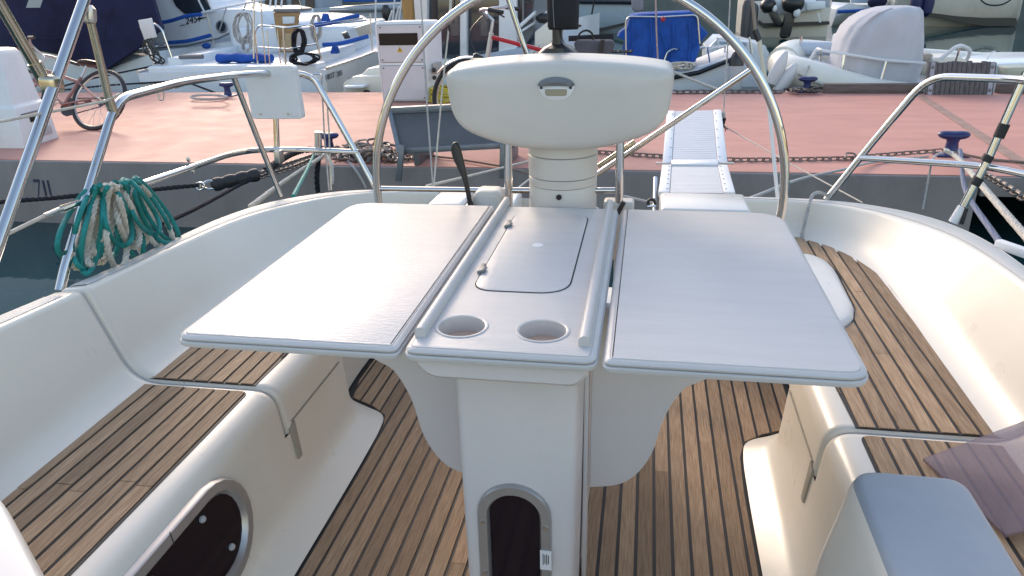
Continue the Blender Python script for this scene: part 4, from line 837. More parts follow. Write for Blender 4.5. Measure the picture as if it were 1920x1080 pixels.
# ---- bicycles (built with the rear wheel at the origin, heading +X)
def bicycle(name, label, loc, rz, sc, frame_m, city):
    o = thing(name, label, 'bicycle', (0, 0, 0)); r = .345; tyre = rubber; V = lambda x, z, y=0: Vector((x, y, z))
    RW, FW, BB = V(0, r), V(1.06, r), V(.44, .28); ST, HT_, HB = V(.30, .78), V(.86, .86), V(.905, .66)
    if not city: ST, HT_, HB = V(.30, .60), V(.88, .70), V(.915, .56)
    def wh(c, nm):
        w_ = MB().tube([c+Vector((math.cos(2*math.pi*k/48)*(r-.022), 0, math.sin(2*math.pi*k/48)*(r-.022))) for k in range(48)], .022, 8, closed=True).build(nm, tyre, o)
        MB().tube([c+Vector((math.cos(2*math.pi*k/48)*(r-.045), 0, math.sin(2*math.pi*k/48)*(r-.045))) for k in range(48)], .010, 6, closed=True).build('rim', dullsteel, w_)
        sp_ = MB()
        for k in range(24):
            a = 2*math.pi*k/24; sp_.tube([c+Vector((math.cos(a+.4*(-1)**k)*.02, .025*(-1)**k, math.sin(a+.4*(-1)**k)*.02)), c+Vector((math.cos(a)*(r-.05), 0, math.sin(a)*(r-.05)))], .0018, 4)
        q = sp_.build('spokes', dullsteel, w_); q['kind'] = 'stuff'; MB().lathe([(.02, -.04), (.02, .04)], c, (0, 1, 0), 10).build('hub', dullsteel, w_)
    wh(RW, 'wheel'); wh(FW, 'wheel')
    silver = mat('silver_paint', (.5, .5, .53), .3, .5)
    for a, b, rr_, m_ in ((HT_, ST+V(0, -.06), .017, frame_m), (HB, BB, .021, silver if city else frame_m), (BB, ST, .017, frame_m), (HT_+V(-.004, .03), HB, .020, silver if city else frame_m)):
        tubeobj('frame_tube', [a, b], rr_, m_, o, n=10)
    for y in (-.045, .045):
        tubeobj('chain_stay', [BB+V(0, 0, y*.4), RW+V(0, 0, y)], .010, frame_m, o, n=8); tubeobj('seat_stay', [ST+V(0, -.07, y*.3), RW+V(0, 0, y)], .009, frame_m, o, n=8)
        tubeobj('fork_blade', [HB+V(0, 0, y*.9), V(.95, .5, y), FW+V(0, 0, y)], .012, silver if city else frame_m, o, n=8)
    tubeobj('seat_post', [ST, ST+V(-.03, .14)], .013, dullsteel, o); MB().ell(ST+V(-.05, .16), (.14, .075, .03)).build('saddle', blackp, o)
    tubeobj('stem', [HT_+V(0, .02), HT_+V(-.02, .13), HT_+V(.03, .17)], .014, silver, o, n=8)
    c = HT_+V(.03, .17)
    hb = tubeobj('handlebar', [c+V(-.20, .03, -.30), c+V(-.10, .05, -.26), c+V(.02, .04, -.12), c, c+V(.02, .04, .12), c+V(-.10, .05, .26), c+V(-.20, .03, .30)], .012, silver, o, sm=5)
    for y in (-1, 1): tubeobj('grip', [c+V(-.09, .05, .265*y), c+V(-.21, .028, .303*y)], .017, blackp, hb); tubeobj('brake_lever', [c+V(.0, .03, .18*y), c+V(-.08, -.03, .27*y)], .007, blackp, hb)
    MB().lathe([(.10, -.004), (.10, .004)], BB+V(0, 0, -.06), (0, 1, 0), 24).build('chainring', blackp, o); MB().lathe([(.04, -.012), (.055, .012)], RW+V(0, 0, -.05), (0, 1, 0), 18).build('sprocket', blackp, o)
    for s in (-1, 1): tubeobj('crank', [BB+V(0, 0, s*.08), BB+V(.12*s, -.12*s, s*.09)], .010, dullsteel, o); MB().box(BB+V(.12*s, -.12*s, s*.14), (.09, .08, .02)).build('pedal', blackp, o)
    tubeobj('chain', [RW+V(0, .05, -.05), BB+V(0, .1, -.06)], .006, blackp, o, n=5); tubeobj('chain', [RW+V(0, -.05, -.05), BB+V(0, -.1, -.06)], .006, blackp, o, n=5)
    if city:
        for c2, a0, a1 in ((RW, 20, 200), (FW, 40, 190)):
            rows = []
            for k in range(17):
                a = R(a0+(a1-a0)*k/16); e = Vector((math.cos(a), 0, math.sin(a))); rows.append([c2+e*(r+.020-.012*abs(y)/.035)+Vector((0, y, 0)) for y in (-.035, -.02, 0, .02, .035)]+[c2+e*(r+.023-.012*abs(y)/.035)+Vector((0, y, 0)) for y in (.035, .02, 0, -.02, -.035)])
            MB().loft(rows, cv=True, cap=True).build('mudguard', silver, o, ang=60)
        lp = MB().lathe([(.02, -.04), (.045, .02), (.04, .035)], HB+V(.07, .03), (1, 0, .1), 14).build('headlamp', blackp, o); MB().ell(HB+V(.105, .033), (.012, .035, .035)).build('lens', mat('lamp_glass', (.75, .7, .6), .15), lp)
        for y in (-.06, .06): tubeobj('rack_rail', [V(-.30, .74, y), V(.22, .74, y)], .007, blackp, o, n=6); tubeobj('rack_stay', [V(-.1, .74, y), RW+V(0, 0, y)], .006, blackp, o, n=6)
        for x in (-.28, -.18, -.08, .02, .12): tubeobj('rack_bar', [V(x, .74, -.06), V(x, .74, .06)], .005, blackp, o, n=6)
        tubeobj('cable', [HT_+V(.06, .19, -.1), HT_+V(.20, .02, -.06), HB+V(.04, -.02)], .005, blackp, o, n=5, sm=6)
    for ob_ in [o]+list(o.children): pass
    o.location = loc; o.rotation_euler = (0, 0, rz); o.scale = (sc,)*3
    return o
redm = mat('bike_red', (.50, .018, .03), .3, var=.1); pinkm = mat('faded_bike_pink', (.27, .14, .13), .5, var=.25)
bicycle('bicycle', 'silver and red city bicycle with mudguards standing behind the pod', (-.50, 7.42, ZD), math.pi-.06, 1.18, redm, True)
bicycle('bicycle', 'faded pink mountain bicycle beside the white dock locker at left', (-6.42, 7.86, ZD), math.pi-.10, 1.12, pinkm, False).rotation_euler = (R(33), 0, math.pi-.10)
# grey shopping bag on the rack of the city bicycle
bg = thing('pannier_bag', 'grey fabric pannier bag with black handle on the city bicycle rack', 'bag', PY(1110, 110, 7.3))
bgm = mat('grey_bag_fabric', (.10, .095, .11), .9, var=.2, vscale=8, bump=.3, bscale=20); bp_ = [(1078, 76), (1148, 76), (1152, 84), (1140, 122), (1084, 122), (1076, 84)]
MB().prism([PY(a, b, 7.24) for a, b in bp_], (0, .16, 0)).build('bag_body', bgm, bg, bevel=.03, seg=3)
tubeobj('strap', [PY(1130, 74, 7.22), PY(1122, 122, 7.22)], .018, blackp, bg, n=6); tubeobj('handle', [PY(1082, 76, 7.3), PY(1088, 62, 7.3), PY(1100, 57, 7.3), PY(1110, 63, 7.3), PY(1113, 76, 7.3)], .010, blackp, bg, sm=5)
for k in range(7): tubeobj('basket_wire', [PY(1066, 68+k*1.5, 7.2+.05*k), PY(1150, 64+k*1.5, 7.2+.05*k)], .004, blackp, bg, n=5)
# ================================================================== BOATS BEYOND THE DOCK
bw = mat('boat_white', (.72, .76, .80), .28, var=.04, vscale=1.2, dirt=(.40, .40, .38, .35), dscale=2.0, coat=.2)
bwarm = mat('boat_cream', (.74, .71, .63), .30, var=.04, vscale=1.5, dirt=(.42, .38, .3, .35), dscale=2.2)
bgrey = mat('boat_grey_blue', (.33, .38, .43), .3, var=.05, vscale=1)
stripe = mat('dark_boot_stripe', (.012, .014, .02), .4); wglass = mat('cabin_glass', (.03, .04, .055), .05, spec=.8, var=.3, vscale=2)
wood = mat('varnished_teak_door', (.28, .15, .06), .4, col2=(.38, .23, .10), vscale=3, stretch=(1, 1, 6)); tubew = mat('white_tube', (.68, .69, .70), .35); gcloth = mat('grey_cover_cloth', (.50, .50, .53), .9, var=.05, vscale=2.5, bump=.35, bscale=4)
def face(pts, y): return [PY(a, b, y) for a, b in pts]
def pz_(name, pts, y, depth, m, parent, bevel=0.0, seg=2, vx=0.0, **k): return MB().prism(face(pts, y), (vx*depth, depth, 0)).build(name, m, parent, bevel=bevel, seg=seg, **k)
def hull(name, pts, y, depth, m, parent, bevel=.03, vx=0.0, rake=.12):
    """closed solid: given sheer line in the photograph at distance y, down to below the water, with some flare"""
    top = face(pts, y); n = len(top); rows = []
    for t, inn in ((0, 0.0), (.35, .03), (.75, rake*.6), (1.0, rake*1.6)):
        r = []
        for p in top: z = p.z+(ZW-.25-p.z)*t; r.append(Vector((p.x, p.y+inn, z)))
        bk = [Vector((p.x+vx*depth, p.y+depth-inn, p.z+(ZW-.25-p.z)*t)) for p in reversed(top)]
        rows.append(r+bk)
    return MB().loft(rows, cv=True, cap=True).build(name, m, parent, bevel=bevel, ang=40)
def bt(name, pts, y, r, m, parent, sm=0, rad=0, n=8):
    P = [PY(p[0], p[1], p[2] if len(p) > 2 else y) for p in pts]
    if rad: P = fil(P, rad, 5)
    return MB().tube(P, r, n, sm=sm).build(name, m, parent)
def ropes(name, px_, py_, w_, h_, y, r, m, label, cnt=7, seed=1):
    rn = random.Random(seed); mb = MB()
    for k in range(cnt):
        c = Vector((rn.uniform(-.2, .2), 0)); P = []
        for j in range(12):
            t = 2*math.pi*j/12; P.append(PY(px_+(math.sin(t)*.5+rn.uniform(-.08, .08)+c.x)*w_, py_+h_*(1-math.cos(t))/2*(.85+.15*rn.random()), y+rn.uniform(-.06, .06)))
        mb.tube(P, r, 5, closed=True, sm=3)
    return tag(mb.build(name, m), label, 'rope')

# --- motor cruiser under a navy tarpaulin, left
mc = thing('motor_cruiser', 'white motor cruiser with raked cabin window and blue rail sleeves at upper left', 'boat', PY(330, 140, 15.2))
hull('hull', [(-120, 75), (60, 95), (200, 110), (300, 96), (400, 82), (500, 66), (560, 55)], 15.0, 2.6, bw, mc, vx=.25)
pz_('cabin', [(262, 98), (268, -70), (320, -70), (352, 5), (398, 18), (455, 16), (486, 22), (500, 66), (400, 84), (300, 98)], 15.1, 2.2, bw, mc, .06, 3, vx=.1)
pz_('windscreen', [(312, -20), (330, 12), (346, 26), (372, 27), (398, 20), (384, -14), (372, -40)], 15.06, .06, wglass, mc, .01)
bt('windscreen_frame', [(366, -40), (372, 0), (383, 22)], 15.04, .02, bw, mc); bt('windscreen_frame', [(384, -16), (399, 21)], 15.04, .025, tubew, mc)
bt('rubbing_strake', [(290, 90, 14.95), (350, 86, 14.95), (410, 72, 14.95), (436, 60, 14.95)], 15, .018, greyp, mc)
pl_ = PY(416, 50, 15.07); MB().lathe([(.10, -.02), (.12, .0), (.125, .02), (.10, .03), (.09, .012)], pl_, (0, -1, .1), 20, sx=1).build('porthole', greyp, mc)
MB().lathe([(0, .0), (.095, 0), (.095, .02), (0, .02)], pl_, (0, -1, .1), 20).build('porthole_glass', wglass, mc)
uxx = (PY(380, 36, 15.05)-PY(346, 44, 15.05)).normalized()
text('lettering', '2451', stripe, PY(348, 46.5, 15.085), uxx, (0, 0, 1), .19, mc, .004, shear=.2)
pz_('arrow_mark', [(369, 38), (390, 32.5), (372, 33)], 15.085, .01, stripe, mc); pz_('small_lettering', [(337, 47.2), (346, 46), (346, 47.6), (337, 48.6)], 15.085, .01, stripe, mc)
bt('bow_rail', [(378, 24, 14.9), (430, 12, 15.0), (478, 3, 15.2), (520, -8, 15.4)], 15, .022, tubew, mc)
for a, b, c, d in ((424, 16, 410, 62), (388, 26, 402, 86), (463, 4, 456, 20), (478, 4, 470, 22)): bt('stanchion', [(a, b), (c, d)], 14.92, .014, dullsteel, mc)
for pts in ([(291, 44), (320, 39), (350, 30), (378, 27)], [(314, 80), (350, 77), (380, 70), (395, 66)]):
    bt('blue_rail_sleeve', pts, 14.6, .036, blue, mc, sm=4)
MB().ell(PY(387, 86, 14.8), (.09, .08, .06)).build('fender_ball', blue, mc)
# the tarpaulin
tp_ = thing('tarpaulin_boat', 'boat wholly covered by a dark navy tarpaulin at the top left corner', 'boat', PY(150, 150, 14))
hull('hull', [(-140, 84), (40, 88), (120, 104), (200, 134), (262, 108), (290, 96)], 13.9, 1.2, bw, tp_, rake=.3)
rows = []
outline = [(-140, 90), (44, 89), (110, 103), (160, 122), (200, 135), (232, 112), (262, 92), (290, 68), (309, 53), (302, 34), (295, 10), (288, -15), (275, -70), (100, -80), (-140, -80)]
for k, dy in ((.97, -.06), (1.0, .05), (.985, .5), (.93, 1.2), (.8, 1.7)):
    cxp, cyp = 110, 20; r = []
    for i, (a, b) in enumerate(outline): r.append(PY(cxp+(a-cxp)*k, cyp+(b-cyp)*k, 13.72+dy+.05*math.sin(i*2.1+dy*3)))
    rows.append(r)
tp0 = MB().loft(rows, cv=True, cap=True).build('tarpaulin', navy, tp_, ang=60)
pz_('clear_window', [(22, -40), (80, -40), (86, 14), (28, 15)], 13.70, .05, mat('vinyl_window', (.35, .40, .42), .3), tp0); bt('hem', [(-100, 92), (44, 91), (60, 95)], 13.65, .02, mat('rust_hem', (.28, .11, .08), .7), tp0)
for pts in ([(60, 70, 13.55), (100, 72, 13.52), (150, 66, 13.55)], [(210, 10, 13.62), (196, 60, 13.6), (190, 110, 13.62)], [(120, 0, 13.62), (140, 50, 13.6), (150, 100, 13.62)]): bt('seam', pts, 13.6, .008, navy, tp0, sm=4)

# --- white sailing boat moored stern-to, "FIRST 285"
sb = thing('sailing_boat', 'white sailing boat moored stern-to with teak companionway door and hull lettering', 'boat', PY(450, 160, 12.5))
SR = PY(606, 132, 12.0); SL = PY(268, 136, 12.0); G1 = PZ(712, 93, SR.z); hd = (G1-SR); hd.z = 0; hd.normalize(); sdv = Vector((hd.y, -hd.x, 0)); sc_ = (SR+SL)/2; hb = (SR-SL).dot(sdv)/2
rows = []; nS = 13
for i in range(14):
    t = i/13; wv = hb*(1+.10*math.sin(min(t*2.2, 1)*math.pi/2))*(1 if t < .35 else max(.03, math.cos((t-.35)/.65*math.pi/2)**.8)); c = sc_+hd*(9.5*t)+Vector((0, 0, .35*t*t)); kz = Vector((0, 0, 1))
    zb = ZW-.3+.12*abs(t-.4)
    r = []
    for u, dz in ((-1, 0), (-.985, -.25), (-.93, -.62), (-.80, -1.05)): r.append(c+sdv*(u*wv)+kz*dz)
    for u in (-.4, 0, .4): r.append(Vector((*(c+sdv*(u*wv)).xy, zb)))
    for u, dz in ((.80, -1.05), (.93, -.62), (.985, -.25), (1, 0)): r.append(c+sdv*(u*wv)+kz*dz)
    rows.append(r)
MB().loft(rows, cv=True, cap=True).build('hull', bw, sb, ang=45)
rl = lambda t, u, dz=0: sc_+hd*(9.5*t)+Vector((0, 0, .35*t*t+dz))+sdv*(u*hb*(1+.10*math.sin(min(t*2.2, 1)*math.pi/2)))
tubeobj('toe_rail', [rl(t/10, 1.0, .02) for t in range(0, 4)], .022, dullsteel, sb); tubeobj('toe_rail', [rl(t/10, -1.0, .02) for t in range(0, 4)], .022, dullsteel, sb)
for k in range(12): MB().ell(rl(.02+k*.024, 1.0, .02)+sdv*.02, (.022, .022, .014), 8, 5).build('rail_slot', tubew, sb)
# cockpit coamings, benches and cabin
def blk2(name, t0, t1, u0, u1, z0, z1, m=bw, b=.04): 
    q = [rl(t0, u0), rl(t0, u1), rl(t1, u1), rl(t1, u0)]; zz = q[0].z; return MB().prism([Vector((p.x, p.y, zz+z0)) for p in q], (0, 0, z1-z0)).build(name, m, sb, bevel=b, seg=3)
blk2('coaming', .03, .30, -.75, -.58, -.05, .22); blk2('coaming', .05, .30, .62, .78, -.05, .22); blk2('bench', .02, .30, -.58, .62, -.1, .06); blk2('stern_deck', 0.004, .05, -.9, .9, -.02, .10)
cab = blk2('cabin', .30, .66, -.68, .72, -.02, .52, bw, .10)
MB().ell(rl(.5, 0.02, .50), (1.5, 1.1, .16), 20, 8, Matrix.Rotation(math.atan2(hd.y, hd.x), 3, 'Z')).build('coachroof', bw, sb)
dr = pz_('companionway_door', [(512, 23), (561, 23), (556, 60), (552, 98), (524, 98), (517, 60)], 14.42, .06, wood, sb, .01)
pz_('door_window', [(529, 31), (552, 31), (551, 44), (530, 45)], 14.38, .05, mat('door_pane', (.62, .66, .68), .2), dr, .008); pz_('lower_board', [(530, 62), (555, 62), (551, 96), (526, 96)], 14.395, .04, mat('light_ply', (.42, .30, .16), .5), dr); pz_('hatch_slide', [(512, 16), (566, 16), (564, 23), (511, 23)], 14.36, .5, greyp, dr, .02)
for pts in ([(640, 62), (650, 59), (656, 72), (646, 74)], [(664, 52), (694, 44), (698, 62), (674, 70)]): pz_('cabin_window', pts, PY(660, 60, 13.3).y+.05, .05, wglass if pts[0][0] < 650 else mat('beige_hatch', (.45, .43, .38), .3), sb, .01)
bt('grab_rail', [(644, 40), (680, 34)], 13.4, .018, dullsteel, sb)
# stern pulpits
pul = bt('stern_pulpit', [(484, 122, 12.3), (478, 58, 12.3), (487, 47, 12.3), (540, 52, 12.0), (578, 46, 12.1), (588, 50, 12.2), (602, 112, 12.2)], 12.2, .018, steel, sb, rad=.08)
bt('pulpit_bar', [(480, 88, 12.3), (540, 92, 12.0), (596, 82, 12.2)], 12.2, .014, steel, sb); bt('pulpit_leg', [(531, 52, 12.0), (536, 124, 12.0)], 12, .016, dullsteel, sb)
for a in (492, 500, 520): bt('ladder_bar', [(a, 56, 12.15), (a+6, 120, 12.15)], 12.1, .010, steel, sb)
bt('stern_pulpit', [(292, 126, 12.3), (268, 60, 12.3), (262, 48, 12.3), (290, 44, 12.2), (304, 55, 12.2), (328, 124, 12.2)], 12.2, .018, steel, sb, rad=.08); bt('pulpit_bar', [(262, 92, 12.3), (312, 84, 12.2)], 12.2, .014, steel, sb)
pz_('danbuoy_plate', [(258, 38), (282, 34), (292, 70), (270, 74)], 12.1, .05, tubew, sb, .01)
rn = random.Random(11)
for k in range(7): bt('cable_loop', [(272+rn.uniform(-4, 8), 74), (270+rn.uniform(0, 26), 95), (285+rn.uniform(0, 25), 112), (294+rn.uniform(-6, 26), 120)], 12.12, .013, blackp, sb, sm=5, n=6)
for pts in ([(590, 47), (620, 43), (650, 34), (673, 29)], [(605, 84), (635, 82), (665, 75), (690, 68)]): bt('blue_rail_sleeve', [(a, b, 12.4+(a-590)*.006) for a, b in pts], 12.4, .035, blue, sb, sm=4)
for a, b in ((607, 32), (625, 93)): MB().loft([ [PY(a-7, b+8, 12.9)+Vector((0, .14*s, 0)) for s in (0, 1)]+[PY(a+8, b+8, 12.9)+Vector((0, .14*s, 0)) for s in (1, 0)], [PY(a-4, b-7, 12.9)+Vector((0, .14*s, 0)) for s in (.2, .8)]+[PY(a+5, b-6, 12.9)+Vector((0, .14*s, 0)) for s in (.8, .2)]], cv=True, cap=True).build('winch_cover', blue, sb, bevel=.02)
bt('stanchion', [(694, 26, 13), (698, 96, 13)], 13, .014, dullsteel, sb); bt('guard_wire', [(590, 47, 12.2), (698, 30, 13)], 12, .005, dullsteel, sb, n=5)
bt('mast_shroud', [(566, 20, 14.4), (548, -60, 14.4)], 14.4, .008, dullsteel, sb); bt('backstay', [(476, 110, 12.0), (476, -60, 12.1)], 12, .016, dullsteel, sb); bt('backstay', [(492, 60, 12.1), (486, -60, 12.1)], 12, .012, dullsteel, sb)
# tiller in its blue cover
bt('tiller', [(408, 107, 12.4), (438, 106, 12.4)], 12.4, .030, greyp, sb)
rows = []
for k in range(9):
    a = 410+k*12.3; cz = 109+1.2*math.sin(k*1.9); hgt = 9.0+1.5*math.sin(k*2.3); c = PY(a, cz, 12.42); up = (PY(a, cz-hgt, 12.42)-c).z; rows.append([c+Vector((0, math.cos(t)*.12, math.sin(t)*up)) for t in [2*math.pi*j/12 for j in range(12)]])
MB().loft(rows, cv=True, cap=True).build('tiller_cover', blue, sb, ang=60)
bt('outboard_pad', [(337, 107), (380, 106)], 12.1, .04, greyp, sb); MB().lathe([(0, 0), (.13, 0), (.15, .03), (.13, .06), (0, .07)], PY(312, 150, 12.0), (0, -1, .1), 18, sx=.85).build('vent_cowl', mat('grey_vent', (.30, .31, .33), .5), sb)
uxx = hd.copy(); text('lettering', 'FIRST', stripe, PY(608, 151.5, 11.98)+sdv*.025, uxx, Vector((0, 0, 1)), .125, sb, .003, wide=1.75); text('lettering', '285', stripe, PY(608, 151.5, 11.98)+sdv*.07+uxx*.52, uxx, Vector((0, 0, 1)), .125, sb, .003, wide=1.75)
ropes('rope_hank', 456, 24, 26, 60, 13.2, .012, ropeg, 'grey rope hank hung at the port side of the white sailing boat', 9, 2); ropes('rope_hank', 463, 68, 16, 30, 13.15, .010, ropeg, 'lower tail of grey rope hung on the white sailing boat', 5, 4)
ropes('rope_hank', 592, 28, 16, 52, 13.1, .012, ropeg, 'grey rope hank hung right of the teak companionway door', 7, 6); ropes('rope_hank', 561, 55, 20, 48, 12.1, .018, ropek, 'black rope coil hung on the stern pulpit of the sailing boat', 6, 8)
ropes('rope_hank', 574, 100, 44, 22, 12.0, .016, ropek, 'black rope and cable tangle at the stern corner of the sailing boat', 8, 9)
for pts, lb in (([(70, 175, 11.6), (160, 150, 11.8), (285, 124, 12.2)], 'upper black stern line running left from the sailing boat'), ([(90, 172, 11.5), (200, 160, 11.7), (330, 152, 11.9)], 'lower black stern line running left from the sailing boat'), ([(282, 124, 12.1), (340, 150, 11.9), (420, 180, 11.3)], 'black stern line from the sailing boat to the far left bollard')):
    tag(MB().tube([PY(*p) for p in pts], .016, 6).build('mooring_rope', ropek), lb, 'rope')
# small tender stern behind the power pedestal
td = thing('tender', 'low white tender stern showing behind the power pedestal', 'boat', PY(670, 170, 12))
hull('hull', [(642, 160), (650, 146), (664, 143), (706, 142), (760, 140)], 11.7, 1.6, bwarm, td); pz_('swim_step', [(644, 161), (682, 160), (682, 166), (646, 167)], 11.5, .25, bw, td, .02); pz_('engine_lid', [(676, 140), (690, 128), (720, 124), (720, 146), (676, 146)], 11.9, 1.0, bwarm, td, .03); MB().ell(PY(687, 173, 11.65), (.06, .05, .04)).build('drain', blackp, td)

# --- wheelhouse boat behind the bicycle
wb = thing('wheelhouse_boat', 'white cabin boat with tall dark wheelhouse windows behind the city bicycle', 'boat', PY(880, 160, 13))
hull('hull', [(762, 108), (850, 112), (968, 108), (1010, 80), (1040, 50), (1052, 38)], 13.0, 3.0, bw, wb, vx=.15)
pz_('cabin_core', [(780, -70), (1000, -70), (1000, 60), (968, 110), (780, 120)], 13.3, 2.2, mat('cabin_grey', (.16, .18, .20), .5), wb)
for pts in ([(800, -70), (862, -70), (864, 118), (800, 118)], [(874, -70), (936, -70), (936, 116), (874, 118)], [(968, -70), (1001, -70), (1001, 10), (996, 26), (968, 50)]): pz_('window', pts, 13.18, .06, wglass, wb, .01)
for pts in ([(774, -70), (801, -70), (801, 118), (774, 118)], [(862, -70), (875, -70), (875, 118), (862, 118)], [(935, -70), (969, -70), (969, 114), (935, 116)], [(968, 50), (1002, 20), (1002, 28), (968, 60)]): pz_('window_post', pts, 13.05, .25, bw, wb, .02)
pz_('window_post', [(979, -70), (982, -70), (982, 44), (979, 46)], 13.1, .1, greyp, wb)
bt('side_rail', [(972, 62, 12.9), (1000, 44, 13.2), (1040, 10, 13.8)], 13, .02, tubew, wb); bt('boat_hook', [(985, 112, 12.7), (1012, 84, 12.8)], 12.8, .016, dullsteel, wb); bt('door_rail', [(846, -60), (845, 20), (842, 50)], 12.9, .016, tubew, wb)
MB().ell(PY(1022, 34, 13.2), (.16, .12, .09)).build('black_fender', blackp, wb); pz_('side_deck', [(1002, 60), (1030, 38), (1048, 36), (1048, 112), (1002, 112)], 12.9, .8, bwarm, wb, .03)
tag(MB().box(PY(766, 20, 12.6), (.17, .17, 1.5)).build('timber_post', mat('ochre_timber', (.36, .21, .07), .7, var=.2, vscale=4, stretch=(8, 8, 1)), None, bevel=.02), 'ochre timber post standing just left of the wheelhouse boat', 'post')
MB().box(PY(766, 20, 12.6)+Vector((0, 0, -1.15)), (.15, .15, 1.1)).build('post_foot', greyp, bpy.data.objects['timber_post'])

# --- far boats along the top
fb = thing('far_yacht', 'pale blue grey yacht hull with blue canvas, far behind the sailing boat', 'boat', PY(690, 60, 24))
hull('hull', [(618, 14), (700, 10), (790, 8), (830, 6)], 24, 3.5, bgrey, fb); bt('rub_line', [(618, 21, 23.9), (700, 19, 23.9), (800, 16, 23.9)], 24, .05, greyp, fb); pz_('blue_canvas', [(642, -30), (745, -30), (745, 2), (642, 4)], 24.5, 2, blue, fb, .05); MB().ell(PY(724, 24, 23.7), (.14, .14, .28)).build('fender', blackp, fb)
for k, (a, b, c, d) in enumerate(((736, 40, 742, -20), (748, 40, 756, -20), (705, 8, 760, 6), (728, 42, 735, 20), (741, 40, 748, 12), (704, 40, 705, -40))): bt('rail_tube', [(a, b), (c, d)], 15.5, .018, tubew, fb)
fc = thing('far_cruiser', 'grey cabin boat with a row of windows behind the sailing boat cabin', 'boat', PY(530, 40, 27)); hull('hull', [(470, 18), (560, 16), (640, 14)], 27, 3, bgrey, fc)
pz_('cabin', [(488, 18), (492, -30), (600, -30), (604, 16)], 27.3, 2, bgrey, fc, .05)
for a in (496, 519, 546, 572): pz_('window', [(a, -2), (a+16, -2), (a+17, 14), (a+1, 15)], 27.2, .06, wglass, fc)
for a, b in ((505, 2), (515, 0), (526, 1)): bt('frame_tube', [(a, 22), (a+6, -30)], 16, .02, tubew, fc)
lh = thing('blue_hull_boat', 'large pale blue boat hull above the grey pannier bag', 'boat', PY(1130, 62, 34)); hull('hull', [(1030, 2), (1085, 2), (1140, 3), (1186, 4), (1200, 2)], 33.5, 6, mat('pale_blue_hull', (.38, .47, .55), .3, var=.05), lh, rake=.5)
bt('gunwale', [(1030, 2, 33.3), (1110, 3, 33.3), (1190, 4, 33.3)], 33, .10, stripe, lh); pz_('superstructure', [(1060, -60), (1180, -60), (1175, 0), (1060, 0)], 35, 3, bw, lh, .1); bt('mooring_line', [(1118, -20, 32), (1104, 56, 32)], 32, .035, ropek, lh, n=5)
pz_('boot_stripe', [(1080, 56), (1130, 52), (1172, 42), (1172, 47), (1130, 58), (1080, 63)], 33.6, .2, stripe, lh)
pz_('stern_fenders', [(1184, -20), (1206, -20), (1206, 20), (1192, 24), (1184, 18)], 28, .6, mat('mauve_grey', (.26, .24, .28), .7), lh, .1, 3)

# --- little white boat with the bright blue cover
lb2 = thing('covered_runabout', 'small white boat under a bright blue canvas cover right of the pod', 'boat', PY(1270, 170, 12.2))
def rrow(k, z): pass
hull('hull', [(1165, 150), (1230, 142), (1290, 132), (1340, 120), (1372, 104), (1378, 98)], 12.1, 1.7, bw, lb2, rake=.3, vx=.1)
bt('rubbing_strake', [(1170, 155, 12.07), (1250, 148, 12.07), (1310, 136, 12.07), (1370, 112, 12.07)], 12, .035, stripe, lb2)
cov = [(1173, 112), (1167, 90), (1171, 76), (1156, 68), (1160, 60), (1174, 50), (1180, 28), (1200, 25), (1250, 23), (1298, 21), (1308, 32), (1314, 48), (1328, 62), (1322, 70), (1314, 80), (1310, 98), (1304, 116), (1270, 122), (1230, 124)]
rows = []
for k, dy in ((.96, -.05), (1.0, 0), (1.0, .3), (.97, .8), (.85, 1.1)):
    rows.append([PY(1242+(a-1242)*k, 75+(b-75)*k, 12.35+.04*math.sin(i*1.7))+Vector((0, dy, 0)) for i, (a, b) in enumerate(cov)])
cvr = MB().loft(rows, cv=True, cap=True).build('canvas_cover', blue, lb2, ang=60)
for a, b, c, d in ((1186, 36, 1182, 108), (1262, 40, 1256, 118), (1220, 36, 1216, 116), (1292, 40, 1290, 112), (1240, 60, 1250, 116)): bt('cover_fold', [(a, b, 12.28), ((a+c)/2+3, (b+d)/2, 12.27), (c, d, 12.28)], 12.3, .014, blue, cvr, sm=4)
bt('cover_hoop', [(1174, 112), (1173, 40), (1179, 31), (1240, 32), (1308, 28), (1312, 82)], 12.24, .013, dullsteel, lb2, rad=.08)
MB().ell(PY(1243, 36, 12.2), (.035, .03, .04)).build('red_tag', mat('red_tag', (.4, .03, .04), .6), lb2)
bt('bow_rail', [(1242, 124, 12.2), (1252, 97, 12.2), (1262, 92, 12.2), (1330, 89, 12.8), (1362, 85, 13.2)], 12.2, .018, steel, lb2, rad=.06); bt('rail_post', [(1327, 90, 12.7), (1332, 122, 12.4)], 12.4, .014, steel, lb2); bt('rail_post', [(1360, 86, 13.2), (1358, 112, 13.0)], 13, .014, steel, lb2)
ropes('rope_pile', 1278, 117, 36, 13, 12.05, .016, ropew, 'white rope pile on the bow of the blue covered boat', 6, 14)
tag(MB().tube([PY(1255, 131, 12.0), PY(1300, 150, 11.6), PY(1352, 170, 11.15)], .02, 6).build('mooring_rope', ropew), 'white mooring rope from the blue covered boat to the dock', 'rope')
fd = thing('fender', 'grey cylindrical fender with dark top floating right of the blue covered boat', 'fender', PY(1378, 165, 11.6), 'fenders'); MB().lathe([(.0, -.2), (.10, -.17), (.11, .2), (.10, .24)], PY(1378, 152, 11.6), n=16).build('body', mat('fender_grey', (.42, .43, .45), .5), fd); MB().lathe([(.11, .22), (.10, .3), (.06, .4), (.02, .44)], PY(1378, 152, 11.6), n=16).build('top', blackp, fd)
